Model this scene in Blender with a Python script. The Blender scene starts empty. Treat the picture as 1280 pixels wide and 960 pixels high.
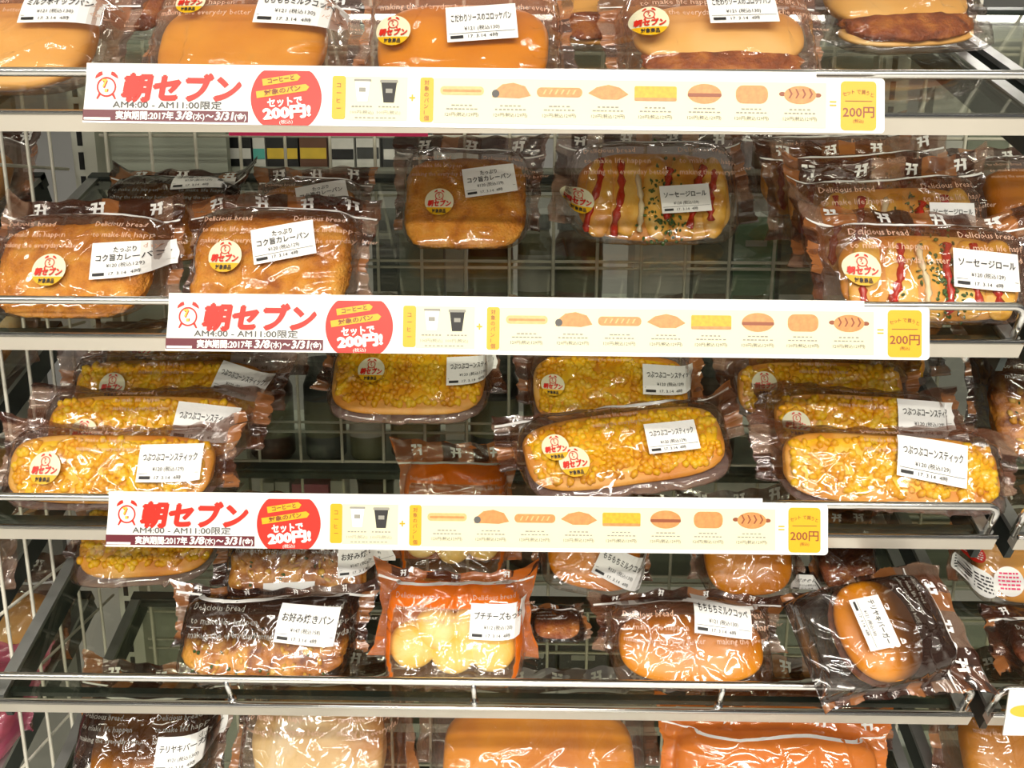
import bpy, bmesh, math, random
import numpy as np
from mathutils import Vector, Matrix, Euler, noise

SC = bpy.context.scene
COL = SC.collection
R = math.radians

# ------------------------------------------------------------------ camera, world, lamps, exposure
CAM_H = 1.42
PITCH, ROLL, YAW, FPX = 12.5, 0.30, 0.8, 1050.0
cam_data = bpy.data.cameras.new('camera')
cam_data.sensor_width = 36.0
cam_data.lens = FPX / 1280.0 * 36.0
cam_data.clip_start = 0.02
cam = bpy.data.objects.new('camera', cam_data)
COL.objects.link(cam)
CAM_M = (Matrix.Translation((0, 0, CAM_H)) @ Matrix.Rotation(R(YAW), 4, 'Z')
         @ Matrix.Rotation(R(90 - PITCH), 4, 'X') @ Matrix.Rotation(R(ROLL), 4, 'Z'))
cam.matrix_world = CAM_M
SC.camera = cam

world = bpy.data.worlds.new('store_world')
SC.world = world
world.use_nodes = True
world.node_tree.nodes['Background'].inputs['Color'].default_value = (1.0, 0.97, 0.93, 1)
world.node_tree.nodes['Background'].inputs['Strength'].default_value = 0.09

SC.view_settings.view_transform = 'Standard'
SC.view_settings.look = 'None'
SC.view_settings.gamma = 1.0
SC.view_settings.use_curve_mapping = False
SC.view_settings.exposure = 0.46
SC.cycles.transparent_max_bounces = 32
SC.cycles.max_bounces = 7
SC.cycles.diffuse_bounces = 3
SC.cycles.glossy_bounces = 3
SC.cycles.caustics_reflective = False
SC.cycles.caustics_refractive = False

# ceiling fluorescent rows: (x, y, power) - each is a tube fixture built in the structure section
LAMP_Z = 2.62
LAMPS = [(-0.35, -0.75, 15), (0.95, -0.75, 15), (-1.65, -0.75, 10),
         (-0.35, -1.9, 36), (0.95, -1.9, 36), (-1.65, -1.9, 24), (-0.35, -3.1, 24), (0.95, -3.1, 24),
         (-0.4, 2.3, 9), (0.9, 2.3, 9)]

# ------------------------------------------------------------------ helpers
def ray(px, py):
    d = Vector(((px - 640) / FPX, -(py - 480) / FPX, -1.0))
    return CAM_M.translation.copy(), (CAM_M.to_3x3() @ d)

def on_plane(px, py, p0, n):
    o, d = ray(px, py)
    return o + d * ((Vector(p0) - o).dot(n) / d.dot(n))

def on_y(px, py, y):
    return on_plane(px, py, (0, y, 0), Vector((0, 1, 0)))

CAM_I = CAM_M.inverted()
def proj(p):
    c = CAM_I @ Vector(p)
    return 640 + FPX * c.x / -c.z, 480 - FPX * c.y / -c.z, -c.z

def mesh_data(name, verts, faces, smooth=False):
    me = bpy.data.meshes.new(name)
    me.from_pydata([tuple(map(float, v)) for v in verts], [], [tuple(int(i) for i in f) for f in faces])
    if smooth:
        me.polygons.foreach_set('use_smooth', [True] * len(me.polygons))
    me.update()
    return me

def link(name, me, mat=None, parent=None):
    o = bpy.data.objects.new(name, me)
    COL.objects.link(o)
    if mat is not None and me is not None and len(me.materials) == 0:
        me.materials.append(mat)
    if parent is not None:
        o.parent = parent
    return o

def obj(name, verts, faces, mat, parent=None, smooth=False):
    return link(name, mesh_data(name, verts, faces, smooth), mat, parent)

def tag(o, label=None, cat=None, group=None, kind=None):
    if label: o['label'] = label
    if cat: o['category'] = cat
    if group: o['group'] = group
    if kind: o['kind'] = kind
    return o

def empty(name, loc=(0, 0, 0), label=None, cat=None, group=None):
    e = bpy.data.objects.new(name, None)
    e.empty_display_size = 0.02
    e.location = loc
    COL.objects.link(e)
    return tag(e, label, cat, group)

class MB:
    """collects simple solids into one mesh"""
    def __init__(self):
        self.v, self.f = [], []
    def add(self, v, f):
        b = len(self.v)
        self.v += [tuple(x) for x in v]
        self.f += [tuple(i + b for i in q) for q in f]
        return self
    def box(self, x0, x1, y0, y1, z0, z1):
        v = [(x, y, z) for x in (x0, x1) for y in (y0, y1) for z in (z0, z1)]
        return self.add(v, [(0, 1, 3, 2), (4, 6, 7, 5), (0, 4, 5, 1), (2, 3, 7, 6), (0, 2, 6, 4), (1, 5, 7, 3)])
    def tube(self, pts, r, n=8, closed_caps=True):
        pts = [Vector(p) for p in pts]
        rs = r if isinstance(r, (list, tuple)) else [r] * len(pts)
        v, f = [], []
        up = None
        for i, p in enumerate(pts):
            t = (pts[min(i + 1, len(pts) - 1)] - pts[max(i - 1, 0)]).normalized()
            if up is None:
                up = t.orthogonal().normalized()
            up = (up - t * up.dot(t)).normalized()
            w = t.cross(up)
            for k in range(n):
                a = 2 * math.pi * k / n
                v.append(p + (up * math.cos(a) + w * math.sin(a)) * rs[i])
        for i in range(len(pts) - 1):
            for k in range(n):
                f.append((i * n + k, i * n + (k + 1) % n, (i + 1) * n + (k + 1) % n, (i + 1) * n + k))
        if closed_caps:
            f.append(tuple(range(n))[::-1])
            f.append(tuple((len(pts) - 1) * n + k for k in range(n)))
        return self.add(v, f)
    def prism(self, poly, axis_a, axis_b):
        """poly of (y, z) extruded from x=axis_a to x=axis_b"""
        n = len(poly)
        v = [(axis_a, y, z) for y, z in poly] + [(axis_b, y, z) for y, z in poly]
        f = [tuple(range(n))[::-1], tuple(range(n, 2 * n))] + [(i, (i + 1) % n, n + (i + 1) % n, n + i) for i in range(n)]
        return self.add(v, f)
    def build(self, name, mat, parent=None, smooth=False):
        return obj(name, self.v, self.f, mat, parent, smooth)

# ------------------------------------------------------------------ materials (all procedural)
def new_mat(name):
    m = bpy.data.materials.new(name)
    m.use_nodes = True
    nt = m.node_tree
    return m, nt, nt.nodes['Principled BSDF']

def plain(name, col, rough=0.5, metal=0.0, spec=0.5, var=0.0, scale=40, bump=0.0, bscale=200):
    m, nt, p = new_mat(name)
    p.inputs['Base Color'].default_value = (*col, 1)
    p.inputs['Roughness'].default_value = rough
    p.inputs['Metallic'].default_value = metal
    p.inputs['Specular IOR Level'].default_value = spec
    if var > 0 or bump > 0:
        tc = nt.nodes.new('ShaderNodeTexCoord')
    if var > 0:
        n = nt.nodes.new('ShaderNodeTexNoise'); n.inputs['Scale'].default_value = scale
        n.inputs['Detail'].default_value = 4
        nt.links.new(tc.outputs['Object'], n.inputs['Vector'])
        r = nt.nodes.new('ShaderNodeValToRGB')
        r.color_ramp.elements[0].position = 0.3
        r.color_ramp.elements[1].position = 0.7
        r.color_ramp.elements[0].color = (*[c * (1 - var) for c in col], 1)
        r.color_ramp.elements[1].color = (*[min(1, c * (1 + var)) for c in col], 1)
        nt.links.new(n.outputs['Fac'], r.inputs['Fac'])
        nt.links.new(r.outputs['Color'], p.inputs['Base Color'])
    if bump > 0:
        n2 = nt.nodes.new('ShaderNodeTexNoise'); n2.inputs['Scale'].default_value = bscale
        n2.inputs['Detail'].default_value = 4
        nt.links.new(tc.outputs['Object'], n2.inputs['Vector'])
        b = nt.nodes.new('ShaderNodeBump'); b.inputs['Strength'].default_value = bump
        b.inputs['Distance'].default_value = 0.002
        nt.links.new(n2.outputs['Fac'], b.inputs['Height'])
        nt.links.new(b.outputs['Normal'], p.inputs['Normal'])
    return m

def bread_mat(name, cols, scale=25, rough=0.45, bump=0.25, bscale=160, detail=6, distort=0.4):
    """colour ramp over noise; cols = list of (pos, rgb)"""
    m, nt, p = new_mat(name)
    tc = nt.nodes.new('ShaderNodeTexCoord')
    n = nt.nodes.new('ShaderNodeTexNoise')
    n.inputs['Scale'].default_value = scale; n.inputs['Detail'].default_value = detail
    n.inputs['Distortion'].default_value = distort
    oi = nt.nodes.new('ShaderNodeObjectInfo')
    ad = nt.nodes.new('ShaderNodeVectorMath'); ad.operation = 'ADD'
    nt.links.new(tc.outputs['Object'], ad.inputs[0]); nt.links.new(oi.outputs['Random'], ad.inputs[1])
    nt.links.new(ad.outputs[0], n.inputs['Vector'])
    r = nt.nodes.new('ShaderNodeValToRGB')
    el = r.color_ramp.elements
    el[0].position, el[0].color = cols[0][0], (*cols[0][1], 1)
    el[1].position, el[1].color = cols[-1][0], (*cols[-1][1], 1)
    for pos, c in cols[1:-1]:
        e = el.new(pos); e.color = (*c, 1)
    nt.links.new(n.outputs['Fac'], r.inputs['Fac'])
    nt.links.new(r.outputs['Color'], p.inputs['Base Color'])
    p.inputs['Roughness'].default_value = rough
    n2 = nt.nodes.new('ShaderNodeTexNoise'); n2.inputs['Scale'].default_value = bscale
    n2.inputs['Detail'].default_value = 5
    nt.links.new(tc.outputs['Object'], n2.inputs['Vector'])
    b = nt.nodes.new('ShaderNodeBump'); b.inputs['Strength'].default_value = bump
    b.inputs['Distance'].default_value = 0.003
    nt.links.new(n2.outputs['Fac'], b.inputs['Height'])
    nt.links.new(b.outputs['Normal'], p.inputs['Normal'])
    return m

def schlick(nt, f0, gain=1.0, normal=None):
    lw = nt.nodes.new('ShaderNodeLayerWeight'); lw.inputs['Blend'].default_value = 0.5
    if normal is not None:
        nt.links.new(normal, lw.inputs['Normal'])
    p = nt.nodes.new('ShaderNodeMath'); p.operation = 'POWER'; p.inputs[1].default_value = 4.0
    nt.links.new(lw.outputs['Facing'], p.inputs[0])
    a = nt.nodes.new('ShaderNodeMath'); a.operation = 'MULTIPLY_ADD'; a.use_clamp = True
    a.inputs[1].default_value = gain; a.inputs[2].default_value = f0
    nt.links.new(p.outputs[0], a.inputs[0])
    return a.outputs[0]

def film_mat(name='film', gloss=0.085, rough=0.075, bumps=0.33):
    m = bpy.data.materials.new(name); m.use_nodes = True
    nt = m.node_tree; nt.nodes.clear()
    out = nt.nodes.new('ShaderNodeOutputMaterial')
    at = nt.nodes.new('ShaderNodeAttribute'); at.attribute_name = 'ink'
    tr = nt.nodes.new('ShaderNodeBsdfTransparent'); tr.inputs['Color'].default_value = (0.985, 0.975, 0.965, 1)
    df = nt.nodes.new('ShaderNodeBsdfDiffuse')
    nt.links.new(at.outputs['Color'], df.inputs['Color'])
    tl = nt.nodes.new('ShaderNodeBsdfTranslucent')
    nt.links.new(at.outputs['Color'], tl.inputs['Color'])
    mt = nt.nodes.new('ShaderNodeMixShader'); mt.inputs['Fac'].default_value = 0.35
    nt.links.new(df.outputs[0], mt.inputs[1]); nt.links.new(tl.outputs[0], mt.inputs[2])
    m1 = nt.nodes.new('ShaderNodeMixShader')
    nt.links.new(at.outputs['Alpha'], m1.inputs['Fac'])
    nt.links.new(tr.outputs[0], m1.inputs[1]); nt.links.new(mt.outputs[0], m1.inputs[2])
    tc = nt.nodes.new('ShaderNodeTexCoord')
    dn = nt.nodes.new('ShaderNodeTexNoise'); dn.inputs['Scale'].default_value = 22; dn.inputs['Detail'].default_value = 2
    nt.links.new(tc.outputs['Object'], dn.inputs['Vector'])
    mixv = nt.nodes.new('ShaderNodeVectorMath'); mixv.operation = 'MULTIPLY_ADD'
    mixv.inputs[1].default_value = (0.05, 0.05, 0.05)
    nt.links.new(dn.outputs['Color'], mixv.inputs[0]); nt.links.new(tc.outputs['Object'], mixv.inputs[2])
    n = nt.nodes.new('ShaderNodeTexVoronoi'); n.feature = 'DISTANCE_TO_EDGE'; n.inputs['Scale'].default_value = 20
    nt.links.new(mixv.outputs[0], n.inputs['Vector'])
    pw = nt.nodes.new('ShaderNodeMath'); pw.operation = 'POWER'; pw.inputs[1].default_value = 0.5
    nt.links.new(n.outputs['Distance'], pw.inputs[0])
    b = nt.nodes.new('ShaderNodeBump'); b.inputs['Strength'].default_value = bumps
    b.inputs['Distance'].default_value = 0.006
    nt.links.new(pw.outputs[0], b.inputs['Height'])
    gl = nt.nodes.new('ShaderNodeBsdfGlossy'); gl.inputs['Roughness'].default_value = rough
    nt.links.new(b.outputs['Normal'], gl.inputs['Normal'])
    fac = schlick(nt, gloss, 0.8, b.outputs['Normal'])
    m2 = nt.nodes.new('ShaderNodeMixShader')
    nt.links.new(fac, m2.inputs['Fac'])
    nt.links.new(m1.outputs[0], m2.inputs[1]); nt.links.new(gl.outputs[0], m2.inputs[2])
    nt.links.new(m2.outputs[0], out.inputs['Surface'])
    return m

def glass_mat(name, tint):
    m = bpy.data.materials.new(name); m.use_nodes = True
    nt = m.node_tree; nt.nodes.clear()
    out = nt.nodes.new('ShaderNodeOutputMaterial')
    tr = nt.nodes.new('ShaderNodeBsdfTransparent'); tr.inputs['Color'].default_value = (*tint, 1)
    gl = nt.nodes.new('ShaderNodeBsdfGlossy'); gl.inputs['Roughness'].default_value = 0.03
    gl.inputs['Color'].default_value = (0.97, 1.0, 0.95, 1)
    fac = schlick(nt, 0.05, 0.8)
    mx = nt.nodes.new('ShaderNodeMixShader')
    nt.links.new(fac, mx.inputs['Fac'])
    nt.links.new(tr.outputs[0], mx.inputs[1]); nt.links.new(gl.outputs[0], mx.inputs[2])
    nt.links.new(mx.outputs[0], out.inputs['Surface'])
    return m

M = {}
M['film'] = film_mat()
M['glass'] = glass_mat('shelf_glass', (0.86, 0.87, 0.82))
M['chrome'] = plain('chrome', (0.86, 0.86, 0.85), 0.16, 1.0)
M['lip'] = plain('lip_metal', (0.70, 0.66, 0.58), 0.28, 0.65, var=0.05, scale=8)
M['bracket'] = plain('bracket_dark', (0.035, 0.045, 0.042), 0.35, 0.2, var=0.3, scale=30)
M['bracket_face'] = plain('bracket_grey', (0.42, 0.43, 0.42), 0.28, 0.75, var=0.15, scale=30)
M['wire'] = plain('wire_cream', (0.80, 0.77, 0.66), 0.4, 0.1)
M['post'] = plain('post_cream', (0.62, 0.63, 0.55), 0.45, 0.0, var=0.06, scale=12)
M['slot'] = plain('slot_black', (0.01, 0.01, 0.01), 0.8)
M['backpanel'] = plain('back_panel', (0.42, 0.45, 0.38), 0.6, var=0.1, scale=6)
M['back_dark'] = plain('back_dark', (0.16, 0.16, 0.14), 0.6, var=0.2, scale=9)
M['floor'] = plain('floor_tile', (0.62, 0.60, 0.56), 0.3, var=0.06, scale=3)
M['ceiling'] = plain('ceiling_white', (0.55, 0.55, 0.53), 0.8, var=0.03, scale=3)
M['paper'] = plain('paper_white', (0.86, 0.85, 0.82), 0.5)
M['strip_white'] = plain('strip_white', (0.80, 0.80, 0.77), 0.3)
M['cream'] = plain('print_cream', (0.74, 0.70, 0.48), 0.4)
M['red'] = plain('print_red', (0.62, 0.018, 0.006), 0.4)
M['maroon'] = plain('print_maroon', (0.13, 0.015, 0.025), 0.35)
M['yellow'] = plain('print_yellow', (0.74, 0.40, 0.003), 0.4)
M['gold'] = plain('print_gold', (0.85, 0.50, 0.05), 0.35)
M['black_ink'] = plain('ink_black', (0.02, 0.018, 0.018), 0.6)
M['grey_ink'] = plain('ink_grey', (0.10, 0.095, 0.09), 0.6)
M['pale_ink'] = plain('ink_pale_grey', (0.30, 0.29, 0.25), 0.6)
M['white_ink'] = plain('ink_white', (0.88, 0.87, 0.84), 0.5)
M['tan_ink'] = plain('ink_tan', (0.66, 0.42, 0.30), 0.5)
M['pink'] = plain('print_pink', (0.72, 0.02, 0.13), 0.4)
M['p_tan'] = plain('print_bread_tan', (0.60, 0.25, 0.07), 0.4, var=0.15, scale=300)
M['p_pale'] = plain('print_bread_pale', (0.66, 0.44, 0.17), 0.4, var=0.1, scale=300)
M['p_corn'] = plain('print_corn', (0.72, 0.38, 0.01), 0.4, var=0.15, scale=400)
M['p_brown'] = plain('print_brown', (0.26, 0.06, 0.015), 0.4)
M['curry'] = bread_mat('curry_bread', [(0.3, (0.42, 0.11, 0.006)), (0.48, (0.76, 0.28, 0.02)), (0.66, (0.88, 0.42, 0.055))], 45, 0.6, 0.9, 420)
M['bun'] = bread_mat('bun_crust', [(0.3, (0.66, 0.23, 0.02)), (0.55, (0.82, 0.36, 0.045)), (0.75, (0.88, 0.47, 0.10))], 9, 0.38, 0.1, 120, detail=3)
M['bun_pale'] = bread_mat('bun_pale_crust', [(0.3, (0.78, 0.36, 0.07)), (0.55, (0.88, 0.48, 0.13)), (0.75, (0.93, 0.62, 0.26))], 8, 0.4, 0.1, 120, detail=3)
M['bun_deep'] = bread_mat('bun_deep_crust', [(0.3, (0.58, 0.16, 0.004)), (0.55, (0.80, 0.29, 0.008)), (0.75, (0.86, 0.39, 0.025))], 9, 0.3, 0.1, 120, detail=3)
M['stick'] = bread_mat('stick_bread', [(0.3, (0.60, 0.19, 0.015)), (0.5, (0.80, 0.36, 0.05)), (0.7, (0.88, 0.52, 0.13))], 16, 0.45, 0.2, 150, detail=4)
M['corn'] = bread_mat('corn_kernel', [(0.3, (0.68, 0.27, 0.005)), (0.45, (0.86, 0.43, 0.006)), (0.58, (0.93, 0.57, 0.012)), (0.75, (0.95, 0.66, 0.05))], 45, 0.3, 0.2, 200, detail=3)
M['cheese'] = bread_mat('cheese_topping', [(0.3, (0.68, 0.25, 0.02)), (0.5, (0.86, 0.46, 0.06)), (0.7, (0.93, 0.66, 0.20))], 30, 0.35, 0.2, 150)
M['ketchup'] = plain('ketchup', (0.50, 0.02, 0.008), 0.2)
M['mayo'] = plain('mayonnaise', (0.88, 0.74, 0.46), 0.3)
M['parsley'] = plain('parsley', (0.05, 0.13, 0.02), 0.6, var=0.4, scale=300)
M['sauce'] = bread_mat('okonomi_sauce', [(0.32, (0.18, 0.04, 0.006)), (0.48, (0.52, 0.18, 0.018)), (0.64, (0.80, 0.38, 0.06))], 60, 0.3, 0.6, 220)
M['fried'] = bread_mat('fried_cutlet', [(0.3, (0.12, 0.025, 0.008)), (0.5, (0.30, 0.07, 0.015)), (0.7, (0.52, 0.18, 0.03))], 60, 0.5, 0.8, 300)
M['ball'] = bread_mat('cheese_ball', [(0.3, (0.84, 0.46, 0.05)), (0.5, (0.90, 0.60, 0.12)), (0.7, (0.93, 0.74, 0.30))], 18, 0.45, 0.1, 150, detail=3)
M['creambread'] = bread_mat('cream_bread', [(0.3, (0.55, 0.22, 0.04)), (0.5, (0.82, 0.60, 0.28)), (0.65, (0.90, 0.80, 0.58))], 12, 0.5, 0.2, 150, detail=3)
M['patty'] = plain('patty', (0.16, 0.05, 0.02), 0.6, var=0.4, scale=120, bump=0.8, bscale=300)
M['orange_tray'] = plain('orange_tray', (0.88, 0.20, 0.012), 0.35, var=0.06, scale=10)

# ------------------------------------------------------------------ lettering
_TXT = {}
def text2d(body, bold=0.0, res=2):
    """flat lettering outline as (Nx2 verts, faces); cap height about 0.73, starts at x = 0"""
    key = (body, bold, res)
    if key in _TXT:
        return _TXT[key]
    c = bpy.data.curves.new('lettering', 'FONT')
    c.body = body; c.resolution_u = res; c.offset = bold
    o = bpy.data.objects.new('lettering', c)
    COL.objects.link(o)
    dg = bpy.context.evaluated_depsgraph_get()
    dg.update()
    me = bpy.data.meshes.new_from_object(o.evaluated_get(dg))
    v = np.array([(p.co.x, p.co.y) for p in me.vertices], dtype=float).reshape(-1, 2)
    f = [tuple(p.vertices) for p in me.polygons]
    bpy.data.objects.remove(o); bpy.data.curves.remove(c); bpy.data.meshes.remove(me)
    if len(v):
        v[:, 0] -= v[:, 0].min()
    _TXT[key] = (v, f)
    return _TXT[key]

class Flat:
    """collects 2-D shapes (x right, z up)"""
    def __init__(self):
        self.v, self.f, self.l = np.zeros((0, 2)), [], np.zeros(0)
    def add(self, v, f, l=None):
        b = len(self.v)
        self.v = np.vstack([self.v, np.asarray(v, float)])
        self.l = np.concatenate([self.l, np.zeros(len(v)) if l is None else l])
        self.f += [tuple(i + b for i in q) for q in f]
        return self
    def rect(self, x0, x1, z0, z1):
        return self.add([(x0, z0), (x1, z0), (x1, z1), (x0, z1)], [(0, 1, 2, 3)])
    def poly(self, pts):
        return self.add(pts, [tuple(range(len(pts)))])
    def grid(self, x0, x1, z0, z1, nx, nz):
        v = [(x0 + (x1 - x0) * i / nx, z0 + (z1 - z0) * j / nz) for j in range(nz + 1) for i in range(nx + 1)]
        f = [(j * (nx + 1) + i, j * (nx + 1) + i + 1, (j + 1) * (nx + 1) + i + 1, (j + 1) * (nx + 1) + i) for j in range(nz) for i in range(nx)]
        return self.add(v, f)
    def disc(self, cx, cz, r, n=32, rings=3, rz=None):
        rz = rz or r
        v = [(cx, cz)]; f = []
        for k in range(1, rings + 1):
            for i in range(n):
                a = 2 * math.pi * i / n
                v.append((cx + r * k / rings * math.cos(a), cz + rz * k / rings * math.sin(a)))
        for i in range(n):
            f.append((0, 1 + i, 1 + (i + 1) % n))
        for k in range(1, rings):
            a, b = 1 + (k - 1) * n, 1 + k * n
            for i in range(n):
                f.append((a + i, b + i, b + (i + 1) % n, a + (i + 1) % n))
        return self.add(v, f)
    def ring(self, cx, cz, r0, r1, n=28):
        v = []
        for i in range(n):
            a = 2 * math.pi * i / n
            v += [(cx + r0 * math.cos(a), cz + r0 * math.sin(a)), (cx + r1 * math.cos(a), cz + r1 * math.sin(a))]
        return self.add(v, [(2 * i, 2 * i + 1, (2 * i + 3) % (2 * n), (2 * i + 2) % (2 * n)) for i in range(n)])
    def rrect(self, x0, x1, z0, z1, r, n=4):
        pts = []
        for cx, cz, a0 in ((x1 - r, z1 - r, 0), (x0 + r, z1 - r, 90), (x0 + r, z0 + r, 180), (x1 - r, z0 + r, 270)):
            for k in range(n + 1):
                a = R(a0 + 90 * k / n)
                pts.append((cx + r * math.cos(a), cz + r * math.sin(a)))
        return self.poly(pts)
    def text(self, body, x, z, h, width=None, bold=0.0, slant=0.0, rot=0.0, align='l', res=2):
        """h = glyph height for a capital; width squeezes the line to that length"""
        v, f = text2d(body, 0.0 if body.isascii() or 'AM' in body else min(bold, 0.012), res)
        if not len(v):
            return self
        lay = np.zeros(len(v))
        if bold > 0.015:      # thicken by doubling the strokes
            n0 = len(v); k = (bold - 0.005)
            vs, fs = [], []
            for q, (dx, dy) in enumerate(((-k, 0), (k, 0), (0, k), (0, -k))):
                vs.append(v + np.array([dx, dy])); fs += [tuple(i + q * n0 for i in p) for p in f]
            v, f = np.vstack(vs), fs
            lay = np.repeat(np.arange(4.0), n0)
            v = v - np.array([v[:, 0].min(), 0])
        v = v * (h / 0.73)
        if width:
            v = v * np.array([width / max(1e-6, v[:, 0].max()), 1])
        w = v[:, 0].max()
        if align == 'c':
            v = v - np.array([w / 2, 0])
        v = np.column_stack([v[:, 0] + slant * v[:, 1], v[:, 1]])
        if rot:
            c, s = math.cos(R(rot)), math.sin(R(rot))
            v = np.column_stack([v[:, 0] * c - v[:, 1] * s, v[:, 0] * s + v[:, 1] * c])
        return self.add(v + np.array([x, z]), f, lay)
    def moved(self, x, z, rot=0.0, s=1.0):
        c, q = math.cos(R(rot)), math.sin(R(rot))
        v = self.v * s
        g = Flat()
        g.v = np.column_stack([v[:, 0] * c - v[:, 1] * q + x, v[:, 0] * q + v[:, 1] * c + z])
        g.f = list(self.f); g.l = self.l.copy()
        return g
    def squash(self, z0, k):
        self.v[:, 1] = z0 + (self.v[:, 1] - z0) * k
        return self
    def emit(self, name, mat, parent, mapper):
        p = np.array(mapper(self.v)); p[:, 1] -= self.l * 6e-5
        return obj(name, p, self.f, mat, parent)

def clock_mark():
    """little alarm clock outline around a 7, one unit radius"""
    g = Flat()
    g.ring(0, 0, 0.82, 0.98)
    for s in (-1, 1):
        c, q = s * 0.78, 1.02
        g.poly([(c - 0.38, q - 0.02 + s * 0.2), (c + 0.38, q - 0.02 - s * 0.2), (c + 0.3, q + 0.3 - s * 0.2), (c, q + 0.42), (c - 0.3, q + 0.3 + s * 0.2)])
        g.poly([(s * 0.55, -0.75), (s * 0.75, -0.6), (s * 1.0, -1.15), (s * 0.85, -1.2)])
    g.text('7', -0.36, -0.1, 0.72, bold=0.03)
    g.rect(-0.1, 0.2, -0.45, -0.2)
    return g

def seven_mark():
    """white header mark: two sloping strokes under split bars"""
    g = Flat()
    g.rect(0, 0.45, 0.78, 1.0); g.rect(0.55, 1.0, 0.78, 1.0)
    g.poly([(0.25, 0.78), (0.45, 0.78), (0.33, 0.1), (0.1, 0.0)])
    g.poly([(0.7, 0.78), (0.92, 0.78), (0.95, 0.1), (0.72, 0.0)])
    g.rect(0.0, 0.95, 0.42, 0.58)
    return g

# ------------------------------------------------------------------ shelf planes
TILT = R(25.4)
SH_DEPTH = 0.325
FRONT_Y = 0.700
RAIL_Y = 0.692
RAIL_PX = {1: 91.5, 2: 379.0, 3: 627.0, 4: 853.0}
RAIL_Z = {k: on_y(640, RAIL_PX[k], RAIL_Y).z for k in RAIL_PX}
RAIL_Z[5] = RAIL_Z[4] - 0.176
X0 = on_y(-20, 885, RAIL_Y).x
X1 = on_y(1221, 885, RAIL_Y).x
SHELF_P = {k: Vector((0, FRONT_Y, RAIL_Z[k] - 0.030)) for k in RAIL_Z}
SHELF_D = Vector((0, math.cos(TILT), math.sin(TILT)))
SHELF_N = Vector((0, -math.sin(TILT), math.cos(TILT)))
BACK_Y = FRONT_Y + SH_DEPTH * math.cos(TILT)

# ------------------------------------------------------------------ structure: floor, ceiling, lamps
tag(MB().box(-4, 4, -4, 5, -0.05, 0.0).build('floor', M['floor']), 'pale polished tile floor of the shop', 'floor', kind='structure')
tag(MB().box(-4, 4, -4, 5, 2.75, 2.8).build('ceiling', M['ceiling']), 'white shop ceiling', 'ceiling', kind='structure')
tag(MB().box(-4, 4, -4.1, -4, 0, 2.75).build('wall_front', M['ceiling']), 'pale wall across the aisle', 'wall', kind='structure')
tag(MB().box(-4, 4, 5.0, 5.1, 0, 2.75).build('wall_back', M['ceiling']), 'pale far wall behind the gondola', 'wall', kind='structure')

M['lamp_body'] = plain('lamp_body', (0.8, 0.8, 0.8), 0.5)
for i, (lx, ly, pw) in enumerate(LAMPS):
    e = empty('ceiling_lamp', (lx, ly, 2.75), 'long white fluorescent ceiling lamp above the aisle', 'lamp', 'ceiling lamps')
    MB().box(-0.62, 0.62, -0.09, 0.09, -0.07, 0.0).build('housing', M['lamp_body'], e)
    ld = bpy.data.lights.new('tube_light', 'AREA')
    ld.shape = 'RECTANGLE'; ld.size = 1.2; ld.size_y = 0.14
    ld.energy = pw; ld.color = (1.0, 0.945, 0.85)
    lo = bpy.data.objects.new('tube_light', ld)
    COL.objects.link(lo); lo.parent = e
    lo.location = (0, 0, LAMP_Z - 2.75 + 0.05)


# ------------------------------------------------------------------ shelves
def make_shelf(k, xa, xb, label, group=None, posts=5, rail_extra=True):
    e = empty('bread_shelf', SHELF_P[k], label, 'shelf', group)
    e.rotation_euler = (TILT, 0, 0)
    w = xb - xa
    # glass deck
    MB().box(xa + 0.012, xb - 0.012, 0.001, SH_DEPTH - 0.012, -0.006, -0.0008).build('glass_deck', M['glass'], e)
    # cream front lip with a rolled top edge
    lip = MB().box(xa, xb, -0.004, 0.0, -0.014, 0.0015)
    lip.box(xa, xb, 0.0, 0.006, -0.014, -0.0065)
    lip.build('front_lip', M['lip'], e)
    MB().tube([(xa, -0.003, 0.0015), (xb, -0.003, 0.0015)], 0.0022, 8).build('lip_bead', M['chrome'], e, True)
    # side brackets: dark web below, grey flange on top
    for x in (xa, xb - 0.012):
        b = MB().box(x + 0.003, x + 0.009, 0.004, SH_DEPTH, -0.034, -0.004).build('side_bracket', M['bracket'], e)
        MB().box(x, x + 0.012, 0.004, SH_DEPTH, -0.004, 0.0008).build('bracket_flange', M['bracket_face'], b)
    MB().box(xa, xb, SH_DEPTH - 0.012, SH_DEPTH, -0.014, 0.002).build('rear_bar', M['bracket'], e)
    MB().box(xa + 0.012, xb - 0.012, 0.012, 0.018, -0.013, -0.0062).build('front_bar', M['bracket'], e)
    # chrome guard rail, bent down at both ends
    ry, rz, rr = 0.0057, 0.0305, 0.0036
    a0, a1 = xa + 0.002, xb - 0.005
    pts = [(a0, ry, -0.004), (a0, ry, rz - 0.010)]
    for t in range(1, 6):
        an = R(18 * t)
        pts.append((a0 + 0.010 * (1 - math.cos(an)), ry, rz - 0.010 + 0.010 * math.sin(an)))
    for t in range(0, 5):
        an = R(18 * t)
        pts.append((a1 - 0.010 + 0.010 * math.sin(an), ry, rz - 0.010 + 0.010 * math.cos(an)))
    pts += [(a1, ry, rz - 0.010), (a1, ry, -0.004)]
    rail = MB().tube(pts, rr, 10).build('guard_rail', M['chrome'], e, True)
    for i in range(1, posts - 1):
        x = a0 + (a1 - a0) * i / (posts - 1)
        pm = MB().tube([(x, ry - 0.0025, rz), (x, ry - 0.0025, -0.003)], 0.0026, 8)
        pm.tube([(x, ry - 0.0025, 0.003), (x, ry - 0.0025, -0.004)], 0.0042, 8)
        pm.build('rail_post', M['chrome'], rail, True)
    return e

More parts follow.
